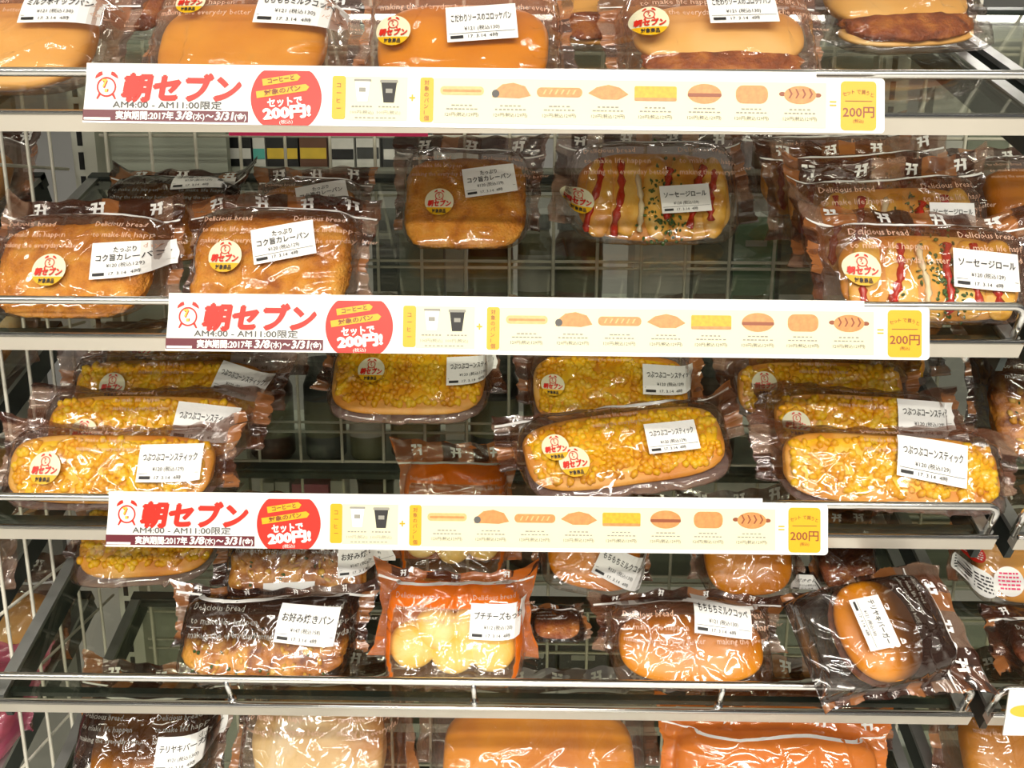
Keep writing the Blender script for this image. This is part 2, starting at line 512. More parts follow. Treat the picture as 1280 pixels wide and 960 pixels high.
NTH = {1: 'top', 2: 'second', 3: 'third', 4: 'fourth', 5: 'lowest'}
HOLDS = {1: 'of pale croquette buns', 2: 'of curry breads',
         3: 'of yellow corn sticks', 4: 'of orange cheese balls',
         5: 'of cream bread'}
for k in (1, 2, 3, 4, 5):
    make_shelf(k, X0, X1, 'tilted glass bread shelf with chrome rail %s' % HOLDS[k])
GAP = 0.018
for k in (1, 2, 3, 4, 5):
    make_shelf(k, X1 + GAP, X1 + GAP + 0.6, 'tilted glass shelf of the next bay, level with the shelf %s' % HOLDS[k], 'shelves of the bay past the rail ends', 4)
LX1 = X0 - 0.055
for k in (1, 2, 3, 4, 5):
    make_shelf(k, LX1 - 0.6, LX1, 'tilted glass shelf beyond the side wire grid, level with the shelf %s' % HOLDS[k], 'shelves of the bay beyond the side grid', 4)

# ------------------------------------------------------------------ gondola frame
MESH_Y = BACK_Y + 0.022
ZB, ZT = 0.30, 1.95
g = empty('gondola_base', (0, MESH_Y, 0), 'low grey base deck under the bread gondola', 'base')
MB().box(X0 - 0.68, X1 + 0.66, -0.33, 0.06, 0.0, 0.10).build('kick_plate', M['bracket'], g)
MB().box(X0 - 0.70, X1 + 0.68, -0.36, 0.06, 0.10, 0.14).build('deck', M['backpanel'], g)

slot_me = mesh_data('slot', *(lambda m: (m.v, m.f))(MB().box(-0.003, 0.003, -0.0006, 0.001, -0.010, 0.010)))
slot_me.materials.append(M['slot'])
def slotted_post(x, label):
    e = empty('slotted_post', (x, MESH_Y + 0.012, 0.14), label, 'post')
    MB().box(-0.014, 0.014, -0.004, 0.034, 0.0, ZT - 0.14).build('column', M['post'], e)
    for i in range(42):
        o = link('slot', slot_me, None, e)
        o.location = (-0.004, -0.0042, 0.55 + i * 0.0275)
    return e
slotted_post(X0 - 0.022, 'cream slotted steel post beside the side wire grid')
slotted_post(X1 + GAP / 2, 'cream slotted steel post between the two bays at the rail ends')

# back grid: one wire per object
wires_root = empty('back_wire_grid', (0, MESH_Y, 0.14), 'cream wire grid standing behind the glass shelves', 'wire grid')
vw = mesh_data('upright_wire', *(lambda m: (m.v, m.f))(MB().tube([(0, 0, 0), (0, 0, ZT - 0.14)], 0.0021, 6)), smooth=True)
vw.materials.append(M['wire'])
px0 = on_y(636.6, 340, MESH_Y).x
SP = 0.0526
i0 = int(math.ceil((X0 - 0.0 - px0) / SP)); i1 = int(math.floor((X1 + 0.6 - px0) / SP))
for i in range(i0, i1 + 1):
    x = px0 + i * SP
    if abs(x - (X1 + GAP / 2)) < 0.02: continue
    o = link('upright_wire', vw, None, wires_root); o.location = (x, 0, 0)
hl = X1 + 0.62 - X0
hw = mesh_data('cross_wire', *(lambda m: (m.v, m.f))(MB().tube([(0, 0, 0), (hl, 0, 0)], 0.0019, 6)), smooth=True)
hw.materials.append(M['wire'])
for py in (-60, 20, 58, 66, 164, 171, 245, 327, 335, 430, 437, 531, 543, 580, 640, 649, 720, 729, 771, 806, 817, 880, 890, 960):
    z = on_y(640, py, MESH_Y).z
    o = link('cross_wire', hw, None, wires_root); o.location = (X0, 0.0042, z - 0.14)

# side grid between the bays at the post
sg = empty('side_wire_grid', (X0 - 0.030, MESH_Y, 0.14), 'cream wire grid side panel dividing two bread bays', 'wire grid')
sv = mesh_data('upright_wire', *(lambda m: (m.v, m.f))(MB().tube([(0, 0, 0), (0, 0, ZT - 0.14)], 0.0019, 6)), smooth=True)
sv.materials.append(M['wire'])
for i in range(1, 9):
    o = link('upright_wire', sv, None, sg); o.location = (0, -0.005 - 0.045 * i, 0)
sh = mesh_data('cross_wire', *(lambda m: (m.v, m.f))(MB().tube([(0, -0.01, 0), (0, -0.372, 0)], 0.0019, 6)), smooth=True)
sh.materials.append(M['wire'])
for i in range(20):
    o = link('cross_wire', sh, None, sg); o.location = (-0.0038, 0, 0.05 + 0.09 * i)

# added dark sheet, covers the bright wall and floor beyond the side grid
e = empty('added_dark_sheet', (X0 - 0.37, MESH_Y + 0.045, 0.14), 'added dark grey sheet covering the bright wall beyond the side wire grid', 'panel')
MB().box(-0.32, 0.245, 0, 0.010, 0, ZT - 0.14).build('panel_sheet', M['back_dark'], e)
MB().box(-0.32, 0.245, -0.004, 0.0, ZT - 0.17, ZT - 0.14).build('panel_hem', M['post'], e)

# pale end board behind the grid at the post
e = empty('end_board', (X0 + 0.05, MESH_Y + 0.045, 0.14), 'pale green end board behind the wire grid by the slotted post', 'board')
MB().box(-0.10, 0.085, 0, 0.012, 0, ZT - 0.14).build('panel', M['backpanel'], e)


# ------------------------------------------------------------------ packaged breads
def hashf(*a):
    return random.Random(repr(a)).random()

INK_DARK = (0.085, 0.028, 0.016)
INK_MID = (0.24, 0.085, 0.040)
INK_ORANGE = (0.62, 0.23, 0.07)
INK_TAN = (0.60, 0.36, 0.24)

class Pack:
    """pillow bag; local x = right, z = up the face, -y = out of the face; back lies in y = 0"""
    def __init__(s, W, H, T, seed, style, fin=0.09, hb=0.80, bc=0.40, pows=(6.0, 4.0), creases=64):
        s.W, s.H, s.T, s.seed, s.style = W, H, T, seed, style
        s.fin, s.hb, s.bc, s.pows = fin, hb, bc, pows
        s.masks = []
        s.shear = 0.0
        rnd = random.Random(seed)
        s.cr = []
        for i in range(creases):
            r = rnd.random()
            if r < 0.4:      # from the ends inward
                sd = rnd.choice((-1, 1))
                x = sd * W * rnd.uniform(0.30, 0.46); z = H * rnd.uniform(0.05, 0.8)
                an = math.atan2(H * (0.42 - z / H), -sd * W * 0.5) + rnd.uniform(-0.4, 0.4)
                ln = rnd.uniform(0.012, 0.035)
            elif r < 0.75:   # long slack folds over the face
                x = W * rnd.uniform(-0.38, 0.38); z = H * rnd.uniform(0.1, 0.75)
                an = rnd.choice((rnd.uniform(-0.5, 0.5), rnd.uniform(0.6, 2.4)))
                ln = rnd.uniform(0.012, 0.035)
            else:            # header ripples
                x = W * rnd.uniform(-0.45, 0.45); z = H * rnd.uniform(0.72, 0.98)
                an = rnd.uniform(-0.7, 0.7); ln = rnd.uniform(0.008, 0.025)
            s.cr.append((x, z, math.cos(an), math.sin(an), ln, rnd.uniform(0.0012, 0.0026), rnd.uniform(0.0010, 0.0036) * rnd.choice((1, 1, -0.5))))
        s.wv = [(rnd.uniform(20, 60), rnd.uniform(0, 6.3)) for _ in range(3)]
        s.wp = (rnd.uniform(25, 45), rnd.uniform(0, 6.3), rnd.uniform(-0.004, 0.008), rnd.uniform(-0.012, 0.010), rnd.uniform(-0.012, 0.010), rnd.uniform(0.002, 0.005), rnd.uniform(-0.05, 0.05))
    def bulge(s, a, b):
        tx = np.clip(a / (1 - s.fin), 0, 1)
        tz = np.where(b < s.bc, (s.bc - b) / (s.bc + 0.05), (b - s.bc) / (s.hb + 0.03 - s.bc))
        q = np.clip(1 - tx ** 6 - np.clip(tz, 0, 1) ** np.where(b < s.bc, 6.0, 4.5), 0, 1)
        return 1.04 * q ** 0.36
    def n(s, x, z):
        x = np.asarray(x, float); z = np.asarray(z, float)
        a = np.abs(x) / (s.W / 2); b = np.clip(z / s.H, 0, 1)
        base = 0.0012 + s.T * s.bulge(a, b)
        w = np.zeros_like(base)
        for (cx, cz, c, q, ln, sg, am) in s.cr:
            u = (x - cx) * c + (z - cz) * q
            v = -(x - cx) * q + (z - cz) * c
            w = w + am * np.exp(-np.abs(v / sg) ** 1.3) * np.exp(-(u / ln) ** 4)
        # gathered film near the crimped ends
        edge = np.clip((a - 0.78) / 0.2, 0, 1)
        for f, ph in s.wv:
            w = w + 0.0011 * edge * np.sin(z * f * 7 + ph) * np.clip((1 - a) / 0.1, 0, 1)
        w = w + 0.0016 * np.sin(x * s.wv[0][0] + s.wv[0][1]) * np.clip((b - 0.75) / 0.15, 0, 1)
        k = np.ones_like(base)
        for (mx, mz, hw, hh, rot) in s.masks:
            c, q = math.cos(rot), math.sin(rot)
            u = (x - mx) * c + (z - mz) * q; v = -(x - mx) * q + (z - mz) * c
            d = np.maximum(np.abs(u) - hw, np.abs(v) - hh)
            k = np.minimum(k, np.clip(d / 0.004, 0, 1))
        return base + w * k + 0.0006
    def at(s, v2, off):
        v2 = np.asarray(v2, float)
        y = -s.n(v2[:, 0], v2[:, 1]) - off
        return s.warp(v2[:, 0], y, v2[:, 1])
    def warp(s, x, y, z):
        """slack of the whole bag: sagging header, curled end seals"""
        x = np.asarray(x, float); y = np.asarray(y, float); z = np.asarray(z, float)
        k, ph, hd, c0, c1, sag, sk = s.wp
        b = np.clip(z / s.H, 0, 1); a = x / (s.W / 2)
        top = np.clip((b - s.hb + 0.12) / (1.12 - s.hb), 0, 1) ** 2
        el = np.clip((-a - 1 + 2.2 * s.fin) / (2.2 * s.fin), 0, 1) ** 2
        er = np.clip((a - 1 + 2.2 * s.fin) / (2.2 * s.fin), 0, 1) ** 2
        y2 = y + top * hd - el * np.maximum(0, -c0) - er * np.maximum(0, -c1) + 0.003 * top * np.sin(x * k * 1.7 + ph)
        z2 = z + np.clip(b - 0.4, 0, 1) ** 2 * (sag * 2.2 * np.sin(x * k + ph)) + np.maximum(0.0, el + er) * 0.006 * (b - 0.1) * np.sin(ph * 3)
        z2 = z2 - s.shear * np.maximum(0, -y) * (1 - b)
        kk = k * 0.12
        x2 = (x + sk * z * top + (el + er) * 0.0045 * np.sin(b * kk + ph * 2) * np.sign(a) + (el + er) * 0.0016 * np.sin(b * 31 + ph)
              + np.sign(a) * (el + er) * 0.004 * (2 * b - 1) ** 2)
        z2 = z2 + top * 0.0016 * np.sin(x * 210 + ph) + top * (el + er) * 0.004
        return np.column_stack([x2, y2, z2])
    def mapper(s, off):
        return lambda v2: s.at(v2, off)
    def ink(s, x, z):
        """film colour and opacity at a point: print, with painted lighting in some styles"""
        a = abs(x) / (s.W / 2); b = z / s.H
        st = s.style
        sd = s.seed
        blocky = None
        if b > s.hb + 0.01:
            h = hashf(sd, 'h', int((x + 1) / 0.017))
            blocky = (INK_DARK, 0.82) if h < 0.4 else (INK_ORANGE, 0.62) if h < 0.65 else (INK_MID, 0.6) if h < 0.85 else (INK_TAN, 0.35)
        elif a > 1 - s.fin * 0.9:
            h = hashf(sd, 'f', x > 0, int(z / 0.013))
            blocky = (INK_DARK, 0.7) if h < 0.3 else (INK_ORANGE, 0.6) if h < 0.6 else (INK_TAN, 0.45) if h < 0.85 else (INK_MID, 0.6)
        if st == 'brown':
            if blocky: return blocky
            k = min(1, max(0, (b - 0.30) / 0.4))
            e = max(0, (a - 0.7) / 0.3)
            return (INK_MID, 0.05 + 0.28 * k + 0.26 * e)
        if st == 'lit_ink':  # strong lighting and white haze put into the ink of the same film
            if blocky: return (tuple(min(1, c * 1.3 + 0.06) for c in blocky[0]), blocky[1] * 0.75)
            k = min(1, max(0, (b - 0.40) / 0.3))
            e = max(0, (a - 0.72) / 0.28)
            return ((0.66, 0.27, 0.13), 0.06 + 0.46 * k + 0.25 * e)
        if st == 'corn':
            if a > 1 - s.fin * 0.9 and blocky: return blocky
            if b > 0.86: return (INK_MID, 0.5)
            e = max(0, (a - 0.8) / 0.2)
            return (INK_MID, 0.05 + 0.10 * b + 0.4 * e) if b > 0.05 else ((0.55, 0.40, 0.38), 0.5)
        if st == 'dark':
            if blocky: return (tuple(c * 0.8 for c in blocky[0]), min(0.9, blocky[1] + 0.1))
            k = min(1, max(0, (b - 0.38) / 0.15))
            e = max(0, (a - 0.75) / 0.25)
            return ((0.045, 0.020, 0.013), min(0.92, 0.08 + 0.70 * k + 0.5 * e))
        if st == 'cheese':
            if blocky and b > s.hb: return blocky
            e = ((x / (s.W * 0.43)) ** 4 + ((b - 0.46) / 0.44) ** 4)
            if e > 1: return (INK_TAN, 0.15)
            if b > 0.68 or ((x / (s.W * 0.38)) ** 4 + ((b - 0.40) / 0.40) ** 4) > 1: return ((0.92, 0.20, 0.01), 0.9)
            return ((0.9, 0.5, 0.2), 0.06)
        if st == 'orange':
            if b > s.hb: return ((0.80, 0.22, 0.04), 0.92)
            return ((0.85, 0.27, 0.05), 0.85)
        if st == 'pink':
            return ((0.75, 0.16, 0.28), 0.6)
        if st == 'clear':
            if b > 0.80: return ((0.72, 0.69, 0.74), 0.8) if int((x + 1) / 0.024) % 2 else ((0.46, 0.43, 0.50), 0.8)
            if blocky: return (INK_TAN, 0.3)
            return ((0.7, 0.6, 0.55), 0.10)
        return (INK_MID, 0.2)
    def film(s, parent):
        nx, nz = max(30, min(104, int(s.W / 0.0019))), max(24, min(70, int(s.H / 0.0019)))
        xs = np.linspace(-s.W / 2, s.W / 2, nx + 1); zs = np.linspace(0, s.H, nz + 1)
        X, Z = np.meshgrid(xs, zs)
        x, z = X.ravel(), Z.ravel()
        y = -s.n(x, z)
        zz = z + 0.0012 * np.where(np.abs(x) > s.W * (0.5 - s.fin * 0.4), np.sin(z * 900), 0)
        xx = x * (1 + 0.008 * np.sin(z * 1400) * (np.abs(x) > s.W * 0.49))
        # the bag body lifts off the shelf a touch at the corners
        verts = s.warp(xx, y, zz).tolist()
        N = nx + 1
        # fold under the bread, back to the rear sheet
        under = s.warp(xs, np.minimum(0, y[:N] * 0.5), xs * 0 + 0.0002).tolist(), s.warp(xs, y[:N] * 0 - 0.0004, xs * 0 + 0.0004).tolist()
        verts = under[1] + under[0] + verts
        x = np.concatenate([xs, xs, x]); z = np.concatenate([xs * 0, xs * 0, z]); nz += 2
        f = [(j * N + i, j * N + i + 1, (j + 1) * N + i + 1, (j + 1) * N + i) for j in range(nz) for i in range(nx)]
        me = mesh_data('film', verts, f, True)
        ca = me.color_attributes.new('ink', 'FLOAT_COLOR', 'POINT')
        buf = []
        for a, b in zip(x, z):
            c, al = s.ink(a, b)
            buf += [c[0], c[1], c[2], al]
        ca.data.foreach_set('color', buf)
        fo = link('film_front', me, M['film'], parent)
        # back sheet
        bx, bz = 14, 8
        xs = np.linspace(-s.W / 2, s.W / 2, bx + 1); zs = np.linspace(0, s.H, bz + 1)
        g2 = np.array([(a, -0.0006 + 0.0004 * math.sin(a * 300 + b * 200), b) for b in zs for a in xs])
        v = s.warp(g2[:, 0], g2[:, 1], g2[:, 2]).tolist()
        N = bx + 1
        f = [(j * N + i, (j + 1) * N + i, (j + 1) * N + i + 1, j * N + i + 1) for j in range(bz) for i in range(bx)]
        me = mesh_data('film_back', v, f, True)
        ca = me.color_attributes.new('ink', 'FLOAT_COLOR', 'POINT')
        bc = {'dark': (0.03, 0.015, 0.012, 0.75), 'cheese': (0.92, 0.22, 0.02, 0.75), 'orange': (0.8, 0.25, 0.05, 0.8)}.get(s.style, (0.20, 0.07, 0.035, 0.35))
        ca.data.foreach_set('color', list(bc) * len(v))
        link('film_back', me, M['film'], parent)
        return fo

def superloaf(rx, ry, rz, center, e=2.6, nu=36, nv=18, lump=0.0, seed=0, freq=3.0, shape=None):
    rnd = random.Random(seed)
    ph = [(rnd.uniform(-1, 1), rnd.uniform(-1, 1), rnd.uniform(-1, 1), rnd.uniform(0, 6.3), rnd.uniform(0.6, 1.6)) for _ in range(9)]
    v, f = [], []
    for j in range(nv + 1):
        th = math.pi * j / nv
        for i in range(nu):
            u = 2 * math.pi * i / nu
            d = (math.cos(th), math.sin(th) * math.cos(u), math.sin(th) * math.sin(u))
            r = sum(abs(c) ** e for c in d) ** (-1 / e)
            k = 1.0
            if lump:
                k += lump * sum(math.sin((a * d[0] + b * d[1] + c * d[2]) * freq * w * 2 + q) for a, b, c, q, w in ph) / 5
            p = [d[0] * r * k, d[1] * r * k, d[2] * r * k]
            if shape: p = shape(p)
            v.append((center[0] + p[0] * rx, center[1] + p[1] * ry, center[2] + p[2] * rz))
    for j in range(nv):
        for i in range(nu):
            q = (j * nu + i, j * nu + (i + 1) % nu, (j + 1) * nu + (i + 1) % nu, (j + 1) * nu + i)
            f.append(q)
    return v, f

def loaf_front(rx, ry, rz, c, e, x, z):
    t = 1 - abs((x - c[0]) / rx) ** e - abs((z - c[2]) / rz) ** e
    return c[1] - ry * max(0.0, t) ** (1 / e)

OCT_V = [(1, 0, 0), (-1, 0, 0), (0, 1, 0), (0, -1, 0), (0, 0, 1), (0, 0, -1)]
def nugget():
    bm = bmesh.new()
    bmesh.ops.create_icosphere(bm, subdivisions=1, radius=1.0)
    v = [tuple(p.co) for p in bm.verts]; f = [tuple(q.index for q in p.verts) for p in bm.faces]
    bm.verts.ensure_lookup_table()
    bm.free()
    return v, f
NUG = nugget()
NN = len(NUG[0])

def scatter(name, mat, parent, spots, size, seed, squash=0.75):
    """many small bits on a surface, joined as one part"""
    rnd = random.Random(seed)
    m = MB()
    for (x, y, z) in spots:
        rot = Euler((rnd.uniform(0, 6), rnd.uniform(0, 6), rnd.uniform(0, 6))).to_matrix()
        sx, sy, sz = (size * rnd.uniform(0.75, 1.25), size * rnd.uniform(0.7, 1.1), size * squash * rnd.uniform(0.7, 1.1))
        m.add([rot @ Vector((a * sx, b * sy, c * sz)) + Vector((x, y, z)) for a, b, c in NUG[0]], NUG[1])
    o = m.build(name, mat, parent, True)
    o['kind'] = 'stuff'
    return o

def fill_bread(kind, pk, parent, seed):
    """the bread inside the bag"""
    W, H, T = pk.W, pk.H, pk.T
    rnd = random.Random(seed * 7 + 1)
    c = (0, -T * 0.51 - 0.0005, H * 0.338)
    if kind == 'curry':
        rx, ry, rz, e = W * 0.402, T * 0.44, H * 0.36, 4.2
        v, f = superloaf(rx, ry, rz, c, e, 84, 52, 0.018, seed, 5)
        v2 = []
        for p in v:
            q = Vector(p); d = q - Vector(c)
            k = noise.noise(q * 420 + Vector((seed, 0, 0))) * 0.0016 + noise.noise(q * 160) * 0.0012
            v2.append(q + d.normalized() * k)
        o = obj('curry_bread', v2, f, M['curry'], parent, True)
    elif kind == 'sausage':
        rx, ry, rz, e = W * 0.39, T * 0.36, H * 0.355, 3.2
        obj('roll_crust', *superloaf(rx, ry, rz, c, e, 44, 30, 0.015, seed, 4), M['stick'], parent, True)
        for q in range(5):
            xx = rx * (-0.74 + 0.37 * q) + rnd.uniform(-0.002, 0.002)
            sl = rnd.uniform(0.10, 0.35)
            def shp(p, sl=sl):
                return [p[0] + sl * p[2], p[1], p[2]]
            yy = loaf_front(rx, ry, rz, c, e, xx, c[2])
            obj('bread_fold', *superloaf(rx * 0.19, T * 0.17, rz * rnd.uniform(0.82, 0.93), (xx, yy + T * 0.07, c[2] + rz * 0.02), 2.4, 20, 18, 0.05, seed + q, 3, shp), M['cheese'], parent, True)
        for q in range(6):
            pts = []
            xx = rx * (-0.78 + 0.31 * q + rnd.uniform(-0.07, 0.07))
            sl = rnd.uniform(-0.05, 0.45)
            n_ = 12
            a0, a1 = rnd.uniform(-0.9, -0.4), rnd.uniform(0.5, 0.9)
            for t in np.linspace(a0, a1, n_):
                x = xx + rz * sl * t + 0.0015 * math.sin(5 * t + q); z = c[2] + rz * t
                pts.append((x, loaf_front(rx, ry, rz, c, e, x, z) - T * 0.085, z))
            may = q in (2,)
            wd = [0.0012 + 0.0034 * abs(math.sin(1.9 * i + q * 2.1)) * (1 if not may else 0.7) for i in range(n_)]
            MB().tube(pts, wd, 6).build('mayonnaise_stripe' if may else 'ketchup_stripe', M['mayo' if may else 'ketchup'], parent, True)
        spots = []
        for _ in range(150):
            x = rx * rnd.gauss(0.12, 0.17); z = c[2] + rz * rnd.gauss(-0.05, 0.42)
            spots.append((x, loaf_front(rx, ry, rz, c, e, x, z) - T * 0.10, z))
        scatter('parsley', M['parsley'], parent, spots, 0.0021, seed, 0.35)
    elif kind == 'corn':
        rx, ry, rz, e = W * 0.408, T * 0.39, H * 0.41, 4.0
        c = (0, -T * 0.47, H * 0.41)
        o = obj('stick_bread', *superloaf(rx, ry, rz, c, e, 40, 28, 0.010, seed, 4), M['stick'], parent, True)
        spots = []
        obj('corn_glaze', *superloaf(rx * 0.94, ry * 0.55, rz * 0.78, (0, c[1] - ry * 0.50, c[2] + rz * 0.12), 3.6, 40, 24, 0.02, seed + 3, 6), M['corn'], parent, True)
        for _ in range(int(300)):
            t = rnd.uniform(-0.93, 0.93); q = rnd.uniform(-0.60, 0.86)
            x = rx * t; z = c[2] + rz * q * (1 - 0.15 * abs(t) ** 3)
            spots.append((x, loaf_front(rx, ry, rz, c, e, x, z) - 0.0002, z))
        scatter('corn_topping', M['corn'], parent, spots, 0.0050, seed, 0.8)
    elif kind in ('bun', 'bun_pale', 'bun_deep'):
        rx, ry, rz, e = W * 0.378, T * 0.46, H * 0.335, 3.0
        c = (0, -T * 0.50, H * 0.335)
        obj('bun', *superloaf(rx, ry, rz, c, e, 48, 28, 0.012, seed, 2.0), M[kind], parent, True)
    elif kind == 'croquette':
        rx, ry, rz, e = W * 0.38, T * 0.42, H * 0.25, 2.6
        obj('bun', *superloaf(rx, ry, rz, (0, -T * 0.47, H * 0.42), e, 44, 24, 0.012, seed, 2.0), M['bun_pale'], parent, True)
        obj('croquette', *superloaf(rx * 0.9, ry * 0.98, rz * 0.62, (0, -T * 0.50, H * 0.21), 2.6, 44, 24, 0.07, seed + 5, 7), M['fried'], parent, True)
        obj('bun_base', *superloaf(rx * 0.95, ry * 0.8, rz * 0.45, (0, -T * 0.42, H * 0.115), 2.6, 36, 18, 0.012, seed + 2, 2.0), M['bun_pale'], parent, True)
    elif kind == 'okonomi':
        rx, ry, rz, e = W * 0.40, T * 0.43, H * 0.31, 3.4
        c = (0, -T * 0.50, H * 0.305)
        obj('topped_bread', *superloaf(rx, ry, rz, c, e, 48, 28, 0.05, seed, 6), M['sauce'], parent, True)
        spots = []
        for _ in range(70):
            x = rx * rnd.uniform(-0.85, 0.85); z = c[2] + rz * rnd.uniform(-0.75, 0.8)
            spots.append((x, loaf_front(rx, ry, rz, c, e, x, z) - 0.0006, z))
        scatter('bonito_flakes', M['cheese'], parent, spots[:40], 0.0045, seed, 0.35)
        scatter('seaweed_flakes', M['parsley'], parent, spots[40:], 0.0022, seed + 1, 0.3)
    elif kind == 'cheese':
        r = W * 0.145
        for (a, b) in ((-0.25, 0.24), (0.0, 0.20), (0.24, 0.22), (0.13, 0.42), (-0.11, 0.40), (0.25, 0.42)):
            rr = r * rnd.uniform(0.93, 1.05)
            obj('cheese_ball', *superloaf(rr, min(rr, T * 0.44), rr * 0.96 * pk.zs, (a * W, -T * 0.48, b * H + rr * 0.15), 2.1, 28, 16, 0.012, seed + int(a * 100), 2), M['ball'], parent, True)
    elif kind == 'burger':
        rr = min(W, H) * 0.40
        cz = H * 0.42
        obj('bun_crown', *superloaf(rr * 1.05, T * 0.30, rr * 0.82, (0, -T * 0.60, cz), 2.3, 40, 20, 0.01, seed, 2), M['bun_deep'], parent, True)
        obj('patty', *superloaf(rr * 1.08, T * 0.10, rr * 0.86, (0, -T * 0.32, cz), 2.3, 40, 12, 0.04, seed, 6), M['patty'], parent, True)
        obj('bun_heel', *superloaf(rr * 1.02, T * 0.14, rr * 0.80, (0, -T * 0.17, cz), 2.5, 36, 12, 0.01, seed, 2), M['bun'], parent, True)
    elif kind == 'cream':
        rx, ry, rz, e = W * 0.36, T * 0.44, H * 0.36, 2.2
        c = (0, -T * 0.5, H * 0.38)
        obj('cream_bread', *superloaf(rx, ry, rz, c, e, 44, 24, 0.05, seed, 3), M['creambread'], parent, True)
    elif kind == 'flat':
        rx, ry, rz, e = W * 0.40, T * 0.36, H * 0.36, 3.0
        obj('flat_bread', *superloaf(rx, ry, rz, (0, -T * 0.48, H * 0.42), e, 36, 18, 0.03, seed, 4), M['fried'], parent, True)

NAMES = {'curry': ['たっぷり', 'コク旨カレーパン'], 'sausage': [None, 'ソーセージロール'], 'corn': [None, 'つぶつぶコーンスティック'],
         'croquette': [None, 'こだわりソースのコロッケパン'], 'okonomi': [None, 'お好み焼きパン'], 'cheese': [None, 'プチチーズもっち'],
         'bun_deep': [None, 'もちもちミルクコッペ'], 'bun': [None, 'もちもちミルクコッペ'], 'bun_pale': [None, 'ミルクホイップパン'],
         'burger': [None, 'テリヤキバーガー'], 'cream': [None, 'クリームパン'], 'flat': [None, '焼きそばパン']}
PRICE = {'curry': '¥120 (税込129)', 'sausage': '¥120 (税込129)', 'corn': '¥120 (税込129)', 'croquette': '¥121 (税込130)',
         'okonomi': '¥147 (税込158)', 'cheese': '¥112 (税込120)'}

def price_label(pk, parent, kind, x, z, w, rot=0.0):
    h = w * 0.60
    pk.masks.append((x, z, w / 2, h / 2, R(rot)))
    lab = Flat().grid(-w / 2, w / 2, -h / 2, h / 2, 10, 6).moved(x, z, rot).squash(z, pk.zs).emit('price_label', M['paper'], parent, pk.mapper(0.0010))
    t = Flat()
    first, main = NAMES[kind]
    if first:
        t.text(first, 0, h * 0.22, h * 0.13, width=w * 0.32, align='c', bold=0.01)
        t.text(main, 0, h * 0.00, h * 0.15, width=w * 0.84, align='c', bold=0.012)
    else:
        t.text(main, 0, h * 0.08, h * 0.17, width=w * 0.86, align='c', bold=0.012)
    t.text(PRICE.get(kind, '¥121 (税込130)'), 0, -h * 0.19, h * 0.10, width=w * 0.50, align='c')
    t.rect(-w * 0.47, w * 0.47, -h * 0.275, -h * 0.265)
    t.rect(-w * 0.45, -w * 0.27, -h * 0.41, -h * 0.33)
    t.text('17. 3.14  4時', -w * 0.20, -h * 0.41, h * 0.09, width=w * 0.42)
    t.moved(x, z, rot).squash(z, pk.zs).emit('label_lettering', M['black_ink'], lab, pk.mapper(0.0017))
    return lab

def round_sticker(pk, parent, x, z, r, rot=0.0):
    pk.masks.append((x, z, r, r, 0))
    st = Flat().disc(0, 0, r, 32, 4).moved(x, z, rot).squash(z, pk.zs).emit('round_sticker', M['cream'], parent, pk.mapper(0.0011))
    seg = Flat()
    rows = []
    for q in np.linspace(-0.97, -0.42, 6):
        hw = math.sqrt(1 - q * q) * 0.985
        rows.append([(t * hw * r, q * r) for t in np.linspace(-1, 1, 9)])
    v = [p for row in rows for p in row]
    f = [(j * 9 + i, j * 9 + i + 1, (j + 1) * 9 + i + 1, (j + 1) * 9 + i) for j in range(5) for i in range(8)]
    seg.add(v, f).moved(x, z, rot).squash(z, pk.zs).emit('yellow_segment', M['yellow'], st, pk.mapper(0.0015))
    rd = Flat()
    rd.text('朝セブン', 0, -r * 0.30, r * 0.36, width=r * 1.62, align='c', bold=0.05, slant=0.12)
    ck = clock_mark().moved(0, r * 0.44, 0, r * 0.30)
    rd.add(ck.v, ck.f, ck.l)
    rd.moved(x, z, rot).squash(z, pk.zs).emit('red_lettering', M['red'], st, pk.mapper(0.0019))
    Flat().text('対象商品', 0, -r * 0.80, r * 0.24, width=r * 0.95, align='c', bold=0.02).moved(x, z, rot).squash(z, pk.zs).emit('dark_lettering', M['black_ink'], st, pk.mapper(0.0019))
    return st

def plain_sticker(pk, parent, x, z, r, rot=0.0, mat='paper', ink='black_ink'):
    st = Flat().disc(0, 0, r, 32, 4).moved(x, z, rot).squash(z, pk.zs).emit('round_sticker', M[mat], parent, pk.mapper(0.0011))
    g = Flat()
    rnd = random.Random(int(x * 1e4))
    for q in (-0.45, -0.2, 0.05, 0.3, 0.55):
        hw = math.sqrt(1 - q * q) * 0.75
        t = -hw
        while t < hw:
            d = rnd.uniform(0.12, 0.3)
            g.rect(t * r, min(hw, t + d) * r, (q - 0.06) * r, (q + 0.06) * r)
            t += d + 0.07
    g.moved(x, z, rot).squash(z, pk.zs).emit('sticker_print', M[ink], st, pk.mapper(0.0016))

SLOGAN = ('Delicious bread', 'to make life happen', 'making the everyday better')
def film_print(pk, parent, x, z, w, rot=0.0, mat='tan_ink', lines=3):
    t = Flat()
    h = w * 0.075
    for i in range(lines):
        t.text(SLOGAN[i], 0, -i * h * 2.0, h, width=w * (0.62, 0.80, 1.0)[i], bold=0.008, res=1)
    t.moved(x, z, rot).squash(z, pk.zs).emit('film_lettering', M[mat], parent, pk.mapper(0.0006))

